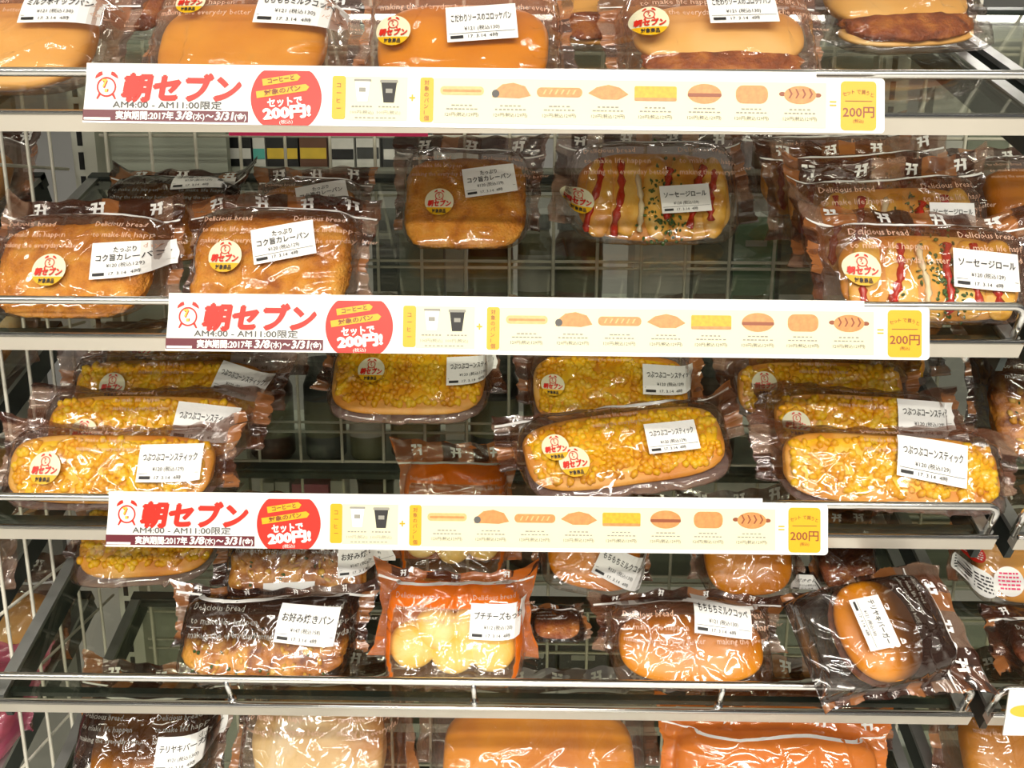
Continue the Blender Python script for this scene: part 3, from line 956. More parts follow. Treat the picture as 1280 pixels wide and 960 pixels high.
def header_marks(pk, parent, mat='white_ink', n=None):
    n = n or max(3, int(pk.W / 0.042))
    hh = pk.H * (1 - pk.hb)
    for i in range(n):
        x = -pk.W / 2 + pk.W * (i + 0.5) / n
        seven_mark().moved(x - 0.005, pk.H * pk.hb + hh * 0.25, 0, min(0.012, hh * 0.6)).emit('header_mark', M[mat], parent, pk.mapper(0.0007))
    # the pale zip seal under the header
    m = []
    xs = np.linspace(-pk.W * 0.49, pk.W * 0.49, 40)
    zz = pk.H * (pk.hb - 0.005) + 0.0015 * np.sin(xs * 40 + pk.seed)
    v = np.vstack([np.column_stack([xs, zz - 0.0009]), np.column_stack([xs, zz + 0.0009])])
    g = Flat().add(v, [(i, i + 1, 41 + i, 40 + i) for i in range(39)])
    g.emit('seal_line', M['white_ink'], parent, pk.mapper(0.0009))

COUNT = [0]
KSHEAR = 0.80
def pack(kind, shelf, cx, w, label, s=None, yb=None, yt=None, H=0.12, T=0.036, lean=58, roll=0, yaw=0, style='brown',
         lab=None, sticker=None, text=True, header=True, cat='packaged bread', name=None, group=None, hb=0.78, fin=0.13, W=None, dz=0.0, over=False, lk=None, plain_st=False):
    """cx, w in photo pixels at the pack's own depth; s = metres up the shelf from its front edge"""
    COUNT[0] += 1
    seed = COUNT[0] * 13 + 5
    P0, D, N = SHELF_P[shelf], SHELF_D, SHELF_N
    if s is None and yb is not None:
        p = on_plane(cx, yb, P0 + N * 0.001, N)
        s = (p - P0).dot(D)
    if s is None:
        lo, hi = -0.02, 0.30
        for _ in range(30):
            mid = (lo + hi) / 2
            b = P0 + D * mid
            top = b + Vector((0, math.cos(R(lean)), math.sin(R(lean)))) * H
            if proj(top)[1] > yt: lo = mid
            else: hi = mid
        s = (lo + hi) / 2
    bt = max(0.06, R(lean) - TILT)
    shear = 0.0 if abs(roll) > 45 else min(2.0, KSHEAR / math.tan(bt)) * min(1.0, (lean - 26) / 12.0)
    if not over:
        need = -1.0
        bcg, hbg = 0.40, hb
        for q in np.linspace(0, 1, 60):
            tz = (bcg - q) / (bcg + 0.05) if q < bcg else min(1, (q - bcg) / (hbg + 0.03 - bcg))
            nn = T * 1.04 * max(0, 1 - tz ** (6.0 if q < bcg else 4.5)) ** 0.36 + 0.0040
            zf = q * H - shear * nn * (1 - q)
            yy = zf * math.cos(bt) - nn * math.sin(bt); zz = zf * math.sin(bt) + nn * math.cos(bt)
            if 0.023 < zz < 0.0375: need = max(need, 0.0135 - yy)
            elif zz <= 0.023: need = max(need, 0.0085 - yy)
        s = max(s, need)
    base = P0 + D * s + N * (0.0015 + dz)
    # x from the pixel column half way up the face
    mid = base + Vector((0, math.cos(R(lean)), math.sin(R(lean)))) * H * 0.45
    zc = -(CAM_I @ mid).z
    ypx = proj(mid)[1]
    x = on_y(cx, ypx, mid.y).x
    if W is None:
        W = w * zc / FPX
    base.x = x
    pk = Pack(W, H, T, seed, style, fin=fin, hb=hb)
    pk.shear = shear
    pk.zs = 1.0 / (1.0 + shear * T / H)
    e = empty(name or {'curry': 'curry_bread_bag', 'sausage': 'sausage_roll_bag', 'corn': 'corn_stick_bag', 'croquette': 'croquette_bun_bag',
                       'okonomi': 'topped_bread_bag', 'cheese': 'cheese_ball_bag', 'burger': 'burger_bag', 'cream': 'cream_bread_bag',
                       'flat': 'bread_bag'}.get(kind, 'bun_bag'), (0, 0, 0), label, cat, group)
    rt = Matrix.Rotation(R(roll), 4, 'Y')
    # positive roll turns the pack anticlockwise as seen from the aisle
    rt = Matrix.Translation((0, 0, H / 2)) @ Matrix.Rotation(-R(roll), 4, 'Y') @ Matrix.Translation((0, 0, -H / 2))
    lowest = min((rt @ Vector((a * W * 0.47, 0, b * H))).z for a in (-1, 1) for b in (0, 1))
    rt = Matrix.Translation((0, 0, -lowest)) @ rt
    e.matrix_world = Matrix.Translation(base) @ Matrix.Rotation(R(yaw), 4, 'Z') @ Matrix.Rotation(-R(90 - lean), 4, 'X') @ rt
    sc = W / w if w else 1
    # decals first, so that the film lies flat under them
    app = math.sin(R(lean) + math.atan2(CAM_H - mid.z, mid.y))
    k = zc / FPX
    def loc(px, py):
        """photo pixel -> face coordinates through the face plane"""
        u, v = 0.0, H * 0.45
        for _ in range(8):
            q = e.matrix_world @ Vector(pk.at(np.array([(u, v)]), 0.001)[0])
            a_, b_, z_ = proj(q)
            c_, s_ = math.cos(R(roll)), math.sin(R(roll))
            ex, ey = (px - a_) * z_ / FPX, -(py - b_) * z_ / FPX / app
            u += (ex * c_ + ey * s_) * 0.8; v += (-ex * s_ + ey * c_) * 0.7
            u = min(W * 0.47, max(-W * 0.47, u)); v = min(H * 0.97, max(H * 0.03, v))
        return u, v
    labs = lab if isinstance(lab, list) else [lab] if lab else []
    sts = sticker if isinstance(sticker, list) else [sticker] if sticker else []
    for L in labs:
        lx, lz = loc(L[0], L[1])
        pk.masks.append((lx, lz, L[2] * k / 2, L[2] * k * 0.3, 0))
    for L in sts:
        lx, lz = loc(L[0], L[1])
        pk.masks.append((lx, lz, L[2] * k, L[2] * k, 0))
    for L in labs:
        lx, lz = loc(L[0], L[1])
        price_label(pk, e, lk or kind, lx, lz, L[2] * k, (L[3] if len(L) > 3 else 0) - 0)
    for L in sts:
        lx, lz = loc(L[0], L[1])
        (plain_sticker if plain_st else round_sticker)(pk, e, lx, lz, L[2] * k, *L[3:])
    pk.film(e)
    had = set(e.children)
    fill_bread(kind, pk, e, seed)
    if shear:
        for o in e.children:
            if o in had: continue
            n_ = len(o.data.vertices); co = np.zeros(n_ * 3)
            o.data.vertices.foreach_get('co', co)
            co = co.reshape(-1, 3)
            if o.get('kind') == 'stuff':     # loose bits keep their shape, only their places shift
                cc = co.reshape(-1, NN, 3).mean(axis=1)
                d = shear * np.maximum(0, -cc[:, 1]) * (1 - np.clip(cc[:, 2] / H, 0, 1))
                co[:, 2] -= np.repeat(d, NN)
            else:
                co[:, 2] -= shear * np.maximum(0, -co[:, 1]) * (1 - np.clip(co[:, 2] / H, 0, 1))
            o.data.vertices.foreach_set('co', co.ravel()); o.data.update()
    if text:
        mt = 'tan_ink' if style != 'dark' else 'pale_ink'
        if style == 'corn':
            film_print(pk, e, -W * 0.12, H * hb * 0.94, W * 0.24, 0, mt)
        else:
            film_print(pk, e, -W * 0.36, H * hb * 0.86, W * 0.42, 0, mt)
        if W > 0.12 and style != 'corn':
            film_print(pk, e, W * 0.12, H * hb * 0.86, W * 0.42, 0, mt)
    if header:
        header_marks(pk, e)
    return e


# ---- top shelf
pack('bun_pale', 1, 56, 226, 'pale cream bun in clear bag beside the alarm clock end of the top strip', s=0.018, H=0.105, T=0.044, lean=54, style='lit_ink', lab=(70, 8, 80, 2))
pack('bun', 1, 322, 258, 'long smooth golden bun bag behind the red circle of the top strip', s=0.02, H=0.105, T=0.044, lean=54, style='lit_ink', lab=(370, 8, 92, -3), sticker=(238, 2, 18))
pack('flat', 1, 185, 90, 'dark chocolate bread bag wedged between two pale bun bags', s=0.215, H=0.11, T=0.028, lean=62, style='brown')
pack('bun_deep', 1, 583, 272, 'orange-brown bun bag with a tilted label standing right behind the top strip', s=-0.006, H=0.105, T=0.042, lean=58, style='lit_ink', lk='croquette', lab=(602, 28, 82, 5), sticker=(491, 38, 21), hb=0.85)
pack('croquette', 1, 888, 265, 'croquette bun bag with bright wrinkled film above the printed burger pictures', s=0.018, H=0.108, T=0.044, lean=54, style='lit_ink', lab=(928, 8, 80, 2), sticker=(812, 26, 22))
pack('croquette', 1, 1100, 215, 'croquette bun bag set back alone near the chrome rail end of the top shelf', yb=52, H=0.11, T=0.045, lean=50, style='brown', roll=4)
pack('croquette', 1, 740, 150, 'croquette bun bag set back behind two front bags of the top shelf', yb=45, H=0.11, T=0.045, lean=50, style='brown')
# ---- second shelf
pack('curry', 2, 116, 222, 'curry bread bag with wavy seal and upright label against the side grid', s=0.004, H=0.094, T=0.036, lean=60, lab=(155, 324, 76, 4), sticker=(61, 337, 20))
pack('curry', 2, 352, 230, 'curry bread bag with a tilted label above the red alarm clock sign', s=0.014, H=0.104, T=0.036, lean=60, lab=(354, 302, 74, 12), sticker=(281, 320, 20))
pack('curry', 2, 220, 172, 'curry bread bag, its shade put into dark film, behind the wavy-sealed curry bread', s=0.165, H=0.09, T=0.032, lean=52, style='dark', lab=(250, 222, 62, 5))  # dark film ink stands for the shade behind the front bag
pack('curry', 2, 392, 145, 'curry bread bag mostly hidden behind the curry bread with the tilted label', s=0.165, H=0.09, T=0.030, lean=50, style='brown', lab=(402, 243, 60, 16))
pack('curry', 2, 585, 178, 'curry bread bag set back alone beside the green-flecked sausage roll', yb=287, H=0.106, T=0.040, lean=60, lab=(612, 225, 62, 9), sticker=(549, 252, 17))
pack('sausage', 2, 811, 234, 'sausage roll bag with green parsley set back beside the lone curry bread', yb=281, H=0.110, T=0.042, lean=60, lab=(857, 248, 58, 4), sticker=(723, 250, 17.5))
pack('sausage', 2, 1030, 214, 'sausage roll bag at the very back of the row of four', s=0.235, H=0.100, T=0.022, lean=66, roll=3)
pack('sausage', 2, 1072, 236, 'third sausage roll bag from the rail in the row of four', s=0.173, H=0.106, T=0.023, lean=66, roll=4)
pack('sausage', 2, 1110, 256, 'second sausage roll bag from the rail, its label half covered', s=0.118, H=0.106, T=0.021, lean=66, roll=3, lab=(1192, 270, 56, -4))
pack('sausage', 2, 1146, 270, 'foremost sausage roll bag of the row of four, against the rail', s=0.008, H=0.092, T=0.030, lean=62, roll=-1, lab=(1235, 338, 80, -5), sticker=(1078, 336, 21))
# ---- third shelf
CG = 'corn stick bags on the third shelf'
def corn(cx, w, label, **k):
    k.setdefault('H', 0.062); k.setdefault('T', 0.023); k.setdefault('lean', 61)
    return pack('corn', k.pop('shelf', 3), cx, w, label, style='corn', header=k.pop('header', False), hb=0.90, fin=0.13, **k)
corn(152, 305, 'corn stick bag resting on the rail beside the side grid, front of its row', s=0.006, H=0.058, T=0.028, lab=(211, 579, 74, 0), sticker=(56, 585, 19))
corn(190, 290, 'corn stick bag second from the rail in the row by the side grid', s=0.104, lab=(255, 529, 74, -6), sticker=(104, 541, 17))
corn(220, 285, 'corn stick bag third from the rail, its label curling over the edge', s=0.164, lab=(300, 478, 62, -18), sticker=(140, 482, 16))
corn(250, 265, 'corn stick bag at the back of the row by the side grid', s=0.224, lab=(322, 445, 64, -3), sticker=(178, 436, 15))
corn(516, 226, 'corn stick bag with a square label alone above the empty glass', yb=488, H=0.070, T=0.032, lean=48, lab=(591, 462, 62, 2), sticker=(464, 462, 16))
corn(760, 228, 'corn stick bag lying level behind the slanted corn stick', yb=502, H=0.064, T=0.030, lean=48, lab=(838, 475, 66, -3), sticker=(691, 481, 14))
corn(490, 190, 'corn stick bag at the back behind the square-labelled corn stick', s=0.288, H=0.056, T=0.013, lean=68)
corn(745, 220, 'corn stick bag at the back behind the level corn stick', s=0.288, H=0.056, T=0.013, lean=68)
corn(772, 298, 'slanted corn stick bag with two round stickers side by side', s=0.022, H=0.050, T=0.032, lean=48, roll=9, lab=(840, 545, 62, -2), sticker=[(694, 558, 16), (718, 577, 18)], header=True)
corn(1105, 315, 'corn stick bag resting on the rail at the open rail end', s=0.010, H=0.058, T=0.028, lean=60, roll=-3, lab=(1166, 576, 82, -8))
corn(1068, 248, 'corn stick bag second from the rail at the open rail end', s=0.112, H=0.060, T=0.022, lean=61, roll=-2, lab=(1162, 524, 76, -4), sticker=(996, 530, 16))
corn(1020, 245, 'corn stick bag third from the rail, with scattered kernels and no label', s=0.172, H=0.060, T=0.021, lean=61, sticker=(956, 480, 15))
corn(1040, 260, 'corn stick bag at the very back behind the unlabelled corn stick', s=0.230, H=0.058, T=0.021, lean=61)
# ---- fourth shelf
pack('corn', 4, 196, 200, 'lone stick bread bag at the back of the fourth shelf by the slotted post', s=0.175, H=0.07, T=0.030, lean=50, style='corn', roll=4, header=False)
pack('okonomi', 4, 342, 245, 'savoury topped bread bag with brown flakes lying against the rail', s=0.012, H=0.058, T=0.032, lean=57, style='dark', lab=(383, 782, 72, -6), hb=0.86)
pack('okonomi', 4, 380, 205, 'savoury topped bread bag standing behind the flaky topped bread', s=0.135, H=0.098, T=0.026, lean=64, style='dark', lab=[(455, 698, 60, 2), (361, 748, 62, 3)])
pack('cheese', 4, 570, 196, 'orange bag of small yellow cheese bread balls', s=0.014, H=0.082, T=0.033, lean=64, style='cheese', lab=(623, 778, 68, -3), hb=0.88, cat='packaged bread')
pack('cheese', 4, 570, 150, 'orange cheese bread bag set back behind the bag of yellow balls', s=0.175, H=0.13, T=0.036, lean=64, style='cheese', hb=0.82)
pack('bun_deep', 4, 746, 148, 'brown bun bag with slanting label beneath the printed corn stick picture', s=0.150, H=0.092, T=0.030, lean=62, roll=-9, lab=(778, 712, 64, -18))
pack('bun_deep', 4, 926, 138, 'brown bun bag without label set back behind the glossy orange bun', s=0.152, H=0.092, T=0.030, lean=62, roll=4, text=False)
pack('bun_deep', 4, 857, 228, 'glossy orange long bun bag standing at the rail of the fourth shelf', s=0.016, H=0.056, T=0.034, lean=57, style='brown', lab=(904, 771, 68, -6), hb=0.84)
pack('flat', 4, 696, 70, 'dark flat bread bag lying between the cheese balls and the orange bun', s=0.072, H=0.040, T=0.008, lean=32, style='dark', dz=0.001)
pack('burger', 4, 1100, 215, 'burger bag turned on its side leaning over the rail', s=-0.022, H=0.155, W=0.108, T=0.040, lean=44, roll=-78, style='dark', lab=(1093, 778, 62, 0), hb=0.80, dz=0.037, over=True)
pack('flat', 4, 1050, 84, 'dark bread bag with a small label behind the sideways burger', s=0.15, H=0.08, T=0.024, lean=52, style='dark', lab=(1005, 788, 40, -3))
pack('flat', 4, 1058, 104, 'dark crinkled bread bag at the back behind the sideways burger', s=0.25, H=0.10, T=0.022, lean=62, style='dark')
# ---- lowest shelf
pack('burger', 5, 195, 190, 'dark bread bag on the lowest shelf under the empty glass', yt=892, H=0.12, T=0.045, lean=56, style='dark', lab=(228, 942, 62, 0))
pack('cream', 5, 410, 225, 'white topped cream bread bag on the lowest shelf', yt=888, H=0.14, T=0.055, lean=60, style='brown')
pack('bun_deep', 5, 672, 300, 'long bun bag with a pale checked edge on the lowest shelf', yt=892, H=0.10, T=0.045, lean=40, style='clear', text=False)
pack('bun_deep', 5, 968, 290, 'orange bag with white marks on the lowest shelf', yt=934, H=0.11, T=0.024, lean=62, style='orange', roll=-2, text=False)
pack('flat', 5, 985, 240, 'brown bag edge with white marks behind the orange bag', s=0.115, H=0.10, T=0.018, lean=66, style='brown', roll=3, text=False)
# ---- bay past the rail ends
pack('bun_deep', 2, 1268, 140, 'brown bread bag in the next bay beside the row of sausage rolls', s=0.20, H=0.10, T=0.036, lean=56, style='brown')
pack('okonomi', 3, 1300, 192, 'black bag with white marks in the next bay beside the corn sticks', s=0.13, H=0.125, T=0.04, lean=64, style='dark')
pack('bun', 4, 1268, 172, 'golden bread bag with two round stickers in the next bay', s=0.155, H=0.10, T=0.034, lean=62, style='brown', sticker=[(1224, 727, 17, 0, 'paper', 'black_ink'), (1262, 727, 17, 0, 'paper', 'pink'), (1216, 690, 11, 0, 'red', 'white_ink')], plain_st=True, text=False)
pack('flat', 4, 1326, 170, 'dark bag in the next bay under the bread with two stickers', s=0.035, H=0.06, T=0.018, lean=40, style='dark')
pack('bun', 5, 1250, 170, 'golden bread bag on the lowest shelf of the next bay', yt=896, H=0.14, T=0.05, lean=56, style='brown')
# ---- bay beyond the side grid
pack('bun_pale', 2, -15, 118, 'yellow bun bag seen through the side wire grid', s=0.25, H=0.09, T=0.04, lean=58, style='brown', text=False)
pack('cream', 3, -6, 130, 'pale bread bag seen through the side grid beside the corn sticks', s=0.24, H=0.11, T=0.04, lean=60, style='clear', text=False)
pack('croquette', 4, 28, 126, 'brown bread bag seen through the side grid by the slotted post', s=0.255, H=0.10, T=0.032, lean=60, style='brown', text=False)
pack('cream', 4, -36, 116, 'pale crumpled bag seen through the side grid over the pink bag', s=0.13, H=0.10, T=0.036, lean=60, style='clear', text=False)

pack('flat', 5, -8, 120, 'pink bag seen through the side grid on the lowest level', s=0.135, H=0.09, T=0.035, lean=60, style='pink', text=False, header=False, name='pink_snack_bag')
pack('croquette', 5, 36, 120, 'brown bread bag on the lowest level beyond the side grid, behind the pink bag', s=0.225, H=0.12, T=0.032, lean=62, style='brown', text=False)
pack('okonomi', 3, -70, 140, 'dark bread bag beyond the side grid in front of the pale bag', s=0.12, H=0.11, T=0.035, lean=60, style='dark', text=False)
pack('bun_pale', 1, -90, 120, 'pale bun bag on the top level beyond the side grid', s=0.18, H=0.10, T=0.035, lean=60, style='lit_ink', text=False)

# ------------------------------------------------------------------ promotional strips
STRIP_L, STRIP_PX = 0.632, 955.0
U = STRIP_L / STRIP_PX                     # metres per design unit
SH_ = 64.0                                 # strip height in design units
def clip_disc(cx, cz, r, z0, z1, n=64):
    pts = []
    for i in range(n):
        a = 2 * math.pi * i / n
        pts.append((cx + r * math.cos(a), min(z1, max(z0, cz + r * math.sin(a)))))
    return pts

def fl(depth):
    """design units (x right, y DOWN from the strip's top) -> strip-local metres, proud of the face by depth"""
    return lambda v2: np.column_stack([v2[:, 0] * U, np.full(len(v2), -depth), v2[:, 1] * U])

def bars(g, x, z, w, h, n, seed):
    rnd = random.Random(seed)
    xx = x - w / 2
    step = w / n
    for i in range(n):
        g.rect(xx + 0.12 * step, xx + step * rnd.uniform(0.65, 0.95), z - h / 2, z + h / 2)
        xx += step

def build_strip():
    parts = []     # (name, Flat, material, depth)
    def P(n, g, m, d=0.0004): parts.append((n, g, m, d))
    ck = clock_mark().moved(28, -22, 0, 12.0)
    P('alarm_clock_mark', ck, 'red')
    P('clock_digit', Flat().text('7', 22.5, -22, 9, bold=0.06).rect(26, 29.5, -28, -24.5), 'gold', 0.0006)
    P('title_lettering', Flat().text('朝セブン', 45, -35, 24.5, width=143, bold=0.052, slant=0.16, res=4), 'red')
    P('hours_lettering', Flat().text('AM4:00 - AM11:00限定', 36, -45.8, 7.4, width=131, bold=0.017, res=3), 'grey_ink')
    P('date_band', Flat().rect(0.5, 199, -61.5, -48.5), 'maroon', 0.0003)
    dt = Flat().text('実施期間:2017年', 40, -59, 7.6, width=70, bold=0.03, res=3).text('3/8', 112, -59, 9.5, width=20, bold=0.05, slant=0.15).text('(水)', 133, -58.6, 6.5, width=14, bold=0.02)
    dt.text('～', 148, -59, 8, width=10, bold=0.03).text('3/31', 159, -59, 9.5, width=22, bold=0.05, slant=0.15).text('(金)', 183, -58.6, 6.5, width=14, bold=0.02)
    dt.rect(2, 34, -60.8, -57.8)
    P('date_lettering', dt, 'white_ink', 0.0006)
    P('red_disc', Flat().poly(clip_disc(244, -32, 42.5, -64, -0.2)), 'red', 0.0003)
    for nm, (x0, z0), ln in (('yellow_ribbon', (216, -18.5), 42), ('yellow_ribbon', (209, -33), 60)):
        q = Flat().poly([(0, 0), (ln, 0), (ln + 4, 4), (ln, 8), (0, 8)]).moved(x0, z0, 9)
        P(nm, q, 'yellow', 0.0006)
    P('ribbon_lettering', Flat().text('コーヒーと', 222, -15.6, 5, width=32, rot=9, bold=0.02).text('対象のパン', 218, -29.6, 5, width=44, rot=9, bold=0.02), 'p_brown', 0.0009)
    P('disc_lettering', Flat().text('セットで', 222, -43, 8.5, width=42, rot=5, bold=0.04).text('200円!', 217, -57.5, 12, width=58, rot=5, bold=0.06).text('(税込)', 237, -62.8, 3.8, width=16, rot=4), 'white_ink', 0.0009)
    P('yellow_tag', Flat().rrect(299, 315, -56, -5.5, 3), 'yellow', 0.0004)
    P('tag_lettering', Flat().text('コ', 304.5, -19, 5).text('ー', 304.5, -28, 5).text('ヒ', 304.5, -37, 5).text('ー', 304.5, -46, 5), 'p_brown', 0.0007)
    P('cream_panel', Flat().rect(315.2, 389, -57, -6), 'cream', 0.0003)
    P('paper_cup', Flat().poly([(326, -10), (344.5, -10), (341.5, -35), (329, -35)]), 'white_ink', 0.0006)
    P('cup_rim', Flat().rrect(325, 345.5, -11.6, -9, 1).rect(331, 339, -24, -19), 'pale_ink', 0.0008)
    P('iced_cup', Flat().poly([(357.5, -13), (376, -13), (373, -36), (360.5, -36)]), 'black_ink', 0.0006)
    P('cup_lid', Flat().rrect(356, 377.5, -13, -9.5, 1.2).rect(363, 371, -25, -20), 'pale_ink', 0.0008)
    g = Flat()
    for k, cx in enumerate((335, 367)):
        bars(g, cx, -41, 26, 1.6, 6, k); g.text('100円(税込)', cx, -49.5, 3.6, width=28, align='c', res=1)
    bars(g, 351, -54, 50, 1.2, 10, 9)
    P('cup_captions', g, 'pale_ink', 0.0006)
    P('plus_sign', Flat().rect(391, 398.5, -31, -29).rect(393.8, 395.8, -33.8, -26.2), 'yellow', 0.0004)
    P('yellow_tag', Flat().rrect(404, 420, -58, -6, 3), 'yellow', 0.0004)
    g = Flat()
    for i, ch in enumerate('対象のパン1個'):
        g.text(ch, 409, -14.5 - 6.9 * i, 4.6)
    P('tag_lettering', g, 'p_brown', 0.0007)
    P('cream_panel', Flat().rect(420.2, 886, -59, -6.5), 'cream', 0.0003)
    xs = (454, 512, 570, 628, 684, 742, 798, 855)
    z = -21.0
    P('printed_stick', Flat().rrect(xs[0] - 26, xs[0] + 26, z - 5, z + 5, 4.5), 'p_pale', 0.0006)
    P('printed_stick_slit', Flat().rrect(xs[0] - 23, xs[0] + 23, z - 1.4, z + 1.2, 1), 'p_tan', 0.0008)
    P('printed_roll', Flat().poly([(xs[1] - 22, z - 7), (xs[1] - 20, z), (xs[1] - 10, z + 8), (xs[1] + 3, z + 10), (xs[1] + 17, z + 6), (xs[1] + 24, z - 5), (xs[1] + 10, z - 8)]), 'p_tan', 0.0006)
    P('printed_roll_filling', Flat().disc(xs[1] - 18, z - 3, 4.5, 16, 1), 'grey_ink', 0.0008)
    P('printed_frankfurter', Flat().rrect(xs[2] - 27, xs[2] + 27, z - 6, z + 5, 5), 'p_tan', 0.0006)
    g = Flat()
    for i in range(6):
        g.poly([(xs[2] - 20 + 7 * i, z - 3), (xs[2] - 18 + 7 * i, z - 3), (xs[2] - 15 + 7 * i, z + 2.5), (xs[2] - 17 + 7 * i, z + 2.5)])
    P('printed_frankfurter_cuts', g, 'p_pale', 0.0008)
    P('printed_leaf_bun', Flat().poly([(xs[3] - 24, z - 1), (xs[3] - 14, z + 6), (xs[3], z + 9), (xs[3] + 13, z + 6), (xs[3] + 24, z - 2), (xs[3] + 12, z - 8), (xs[3] - 8, z - 8)]), 'p_tan', 0.0006)
    P('printed_corn_stick', Flat().rrect(xs[4] - 25, xs[4] + 25, z - 8, z + 8, 2), 'p_corn', 0.0006)
    P('printed_corn_crust', Flat().rrect(xs[4] - 25, xs[4] + 25, z - 9, z - 5.5, 1.5), 'p_tan', 0.0008)
    P('printed_burger', Flat().disc(xs[5], z, 20, 28, 1, 11.5), 'p_tan', 0.0006)
    P('printed_burger_patty', Flat().rrect(xs[5] - 20, xs[5] + 20, z - 3.5, z + 0.5, 1.5), 'p_brown', 0.0008)
    P('printed_bun', Flat().rrect(xs[6] - 19, xs[6] + 19, z - 10.5, z + 10.5, 8.5), 'p_tan', 0.0006)
    P('printed_hot_dog', Flat().disc(xs[7], z, 19, 28, 1, 10.5), 'p_tan', 0.0006)
    P('printed_sausage_ends', Flat().disc(xs[7] - 21, z + 1, 4, 12, 1, 2.6).disc(xs[7] + 21, z, 4, 12, 1, 2.6), 'p_brown', 0.0005)
    g = Flat()
    for i in range(4):
        g.poly([(xs[7] - 14 + 8 * i, z + 7), (xs[7] - 12 + 8 * i, z + 7), (xs[7] - 9 + 8 * i, z + 1), (xs[7] - 12 + 8 * i, z - 4), (xs[7] - 14 + 8 * i, z - 4), (xs[7] - 11 + 8 * i, z + 1)])
    P('printed_sauce_lines', g, 'p_brown', 0.0008)
    g = Flat(); g2 = Flat()
    for i, x in enumerate(xs):
        bars(g, x, -38, 26, 1.5, 5, i); bars(g, x, -42.3, 38, 1.5, 8, i + 20)
        g2.text('120円(税込129円)', x, -50.6, 3.8, width=40, align='c', res=1)
    P('bread_captions', g, 'pale_ink', 0.0006)
    P('bread_prices', g2, 'grey_ink', 0.0006)
    P('equals_sign', Flat().rect(890, 898, -33, -31.3).rect(890, 898, -29, -27.3), 'yellow', 0.0004)
    P('price_card', Flat().rrect(903, 945, -61, -4, 5), 'yellow', 0.0004)
    g = Flat()
    for i, ch in enumerate('セットで買うと'):
        t = (i - 3) / 3
        g.text(ch, 905.5 + 5.4 * i, -21.5 + 3.2 * (1 - t * t), 4.2, rot=-9 * t)
    g.rect(908, 940, -27.5, -26.8)
    g.text('200円', 924, -45, 10.5, width=37, align='c', bold=0.015)
    g.text('(税込)', 924, -52, 3.6, width=12, align='c')
    P('card_lettering', g, 'p_brown', 0.0007)
    return parts

STRIP_PARTS = build_strip()
_strip_mesh = {}
def promo_strip(tl, tr, label, back_to, dy=0.0, tilt=14):
    """tl, tr: photo pixels of the strip's upper corners"""
    y = RAIL_Y - 0.012 + dy
    a, b = on_y(*tl, y), on_y(*tr, y)
    e = empty('promo_strip', a, label, 'shelf strip')
    L = (b - a).length
    ang = math.atan2(b.z - a.z, b.x - a.x)
    sx = L / STRIP_L
    e.matrix_world = Matrix.Translation(a) @ Matrix.Rotation(-ang, 4, 'Y') @ Matrix.Rotation(R(-tilt), 4, 'X') @ Matrix.Diagonal((sx, 1, 1.03 * sx, 1))
    for i, (nm, g, m, d) in enumerate(STRIP_PARTS):
        if i not in _strip_mesh:
            p = fl(d)(g.v); p[:, 1] -= g.l * 4e-5
            me = mesh_data(nm, p, g.f); me.materials.append(M[m])
            _strip_mesh[i] = me
        link(nm, _strip_mesh[i], None, e)
    if 'panel' not in _strip_mesh:
        m = MB()
        pts = []
        for cx, cz, a0 in ((955 - 5, -5, 0), (5, -1, 90), (1, -63, 180), (955 - 5, -64 + 5, 270)):
            r = 5 if cx > 500 else 1
            for k in range(5):
                an = R(a0 + 22.5 * k)
                pts.append(((cx + r * math.cos(an)) * U, (cz + r * math.sin(an)) * U))
        n = len(pts)
        v = [(x, 0.0, z) for x, z in pts] + [(x, 0.0012, z) for x, z in pts]
        f = [tuple(range(n)), tuple(range(2 * n - 1, n - 1, -1))] + [(i, n + i, n + (i + 1) % n, (i + 1) % n) for i in range(n)]
        me = mesh_data('strip_panel', v, f); me.materials.append(M['strip_white'])
        _strip_mesh['panel'] = me
    link('strip_panel', _strip_mesh['panel'], None, e)
    MB().box(2 * U, back_to * U, 0.0014, 0.0024, -30 * U, 7 * U).build('backing_card', M['strip_white'], e)
    for x in (180, 480, 760):
        MB().box((x - 6) * U, (x + 6) * U, 0.0025, 0.009, -26 * U, -8 * U).build('rail_clip', M['strip_white'], e)
    return e
promo_strip((105, 85), (1106, 98), 'white morning-set promotional strip on the top shelf, a pink card hanging behind', 875)
promo_strip((208, 373), (1162, 384), 'white morning-set promotional strip below the curry breads and sausage rolls', 875)
promo_strip((133, 621), (1035, 631), 'white morning-set promotional strip between the corn sticks and the cheese ball bag', 870)

# pink card hanging behind the top strip
e = empty('pink_card', on_y(286, 168, 0.735), 'pink promotional card hanging behind the top strip', 'card')
a, b = on_y(286, 168, 0.735), on_y(535, 171, 0.735)
MB().box(0, b.x - a.x, 0, 0.0008, -0.001, 0.030).build('card_sheet', M['pink'], e)
g = Flat()
for i in range(12):
    g.rect(0.006 + i * 0.0062, 0.010 + i * 0.0062, 0.0035, 0.0065)
g.emit('card_print', M['white_ink'], e, lambda v2: np.column_stack([v2[:, 0], np.full(len(v2), -0.0004), v2[:, 1]]))

# white card at the neighbouring rail end
e = empty('price_card', on_y(1262, 862, RAIL_Y - 0.014), 'white picture card clipped to the rail end of the next bay', 'card')
MB().box(0, 0.10, 0, 0.0012, -0.046, 0.0).build('card_sheet', M['strip_white'], e)
g = Flat().disc(0.016, -0.021, 0.013, 24, 1, 0.006)
g.emit('printed_bun', M['gold'], e, lambda v2: np.column_stack([v2[:, 0], np.full(len(v2), -0.0004), v2[:, 1]]))

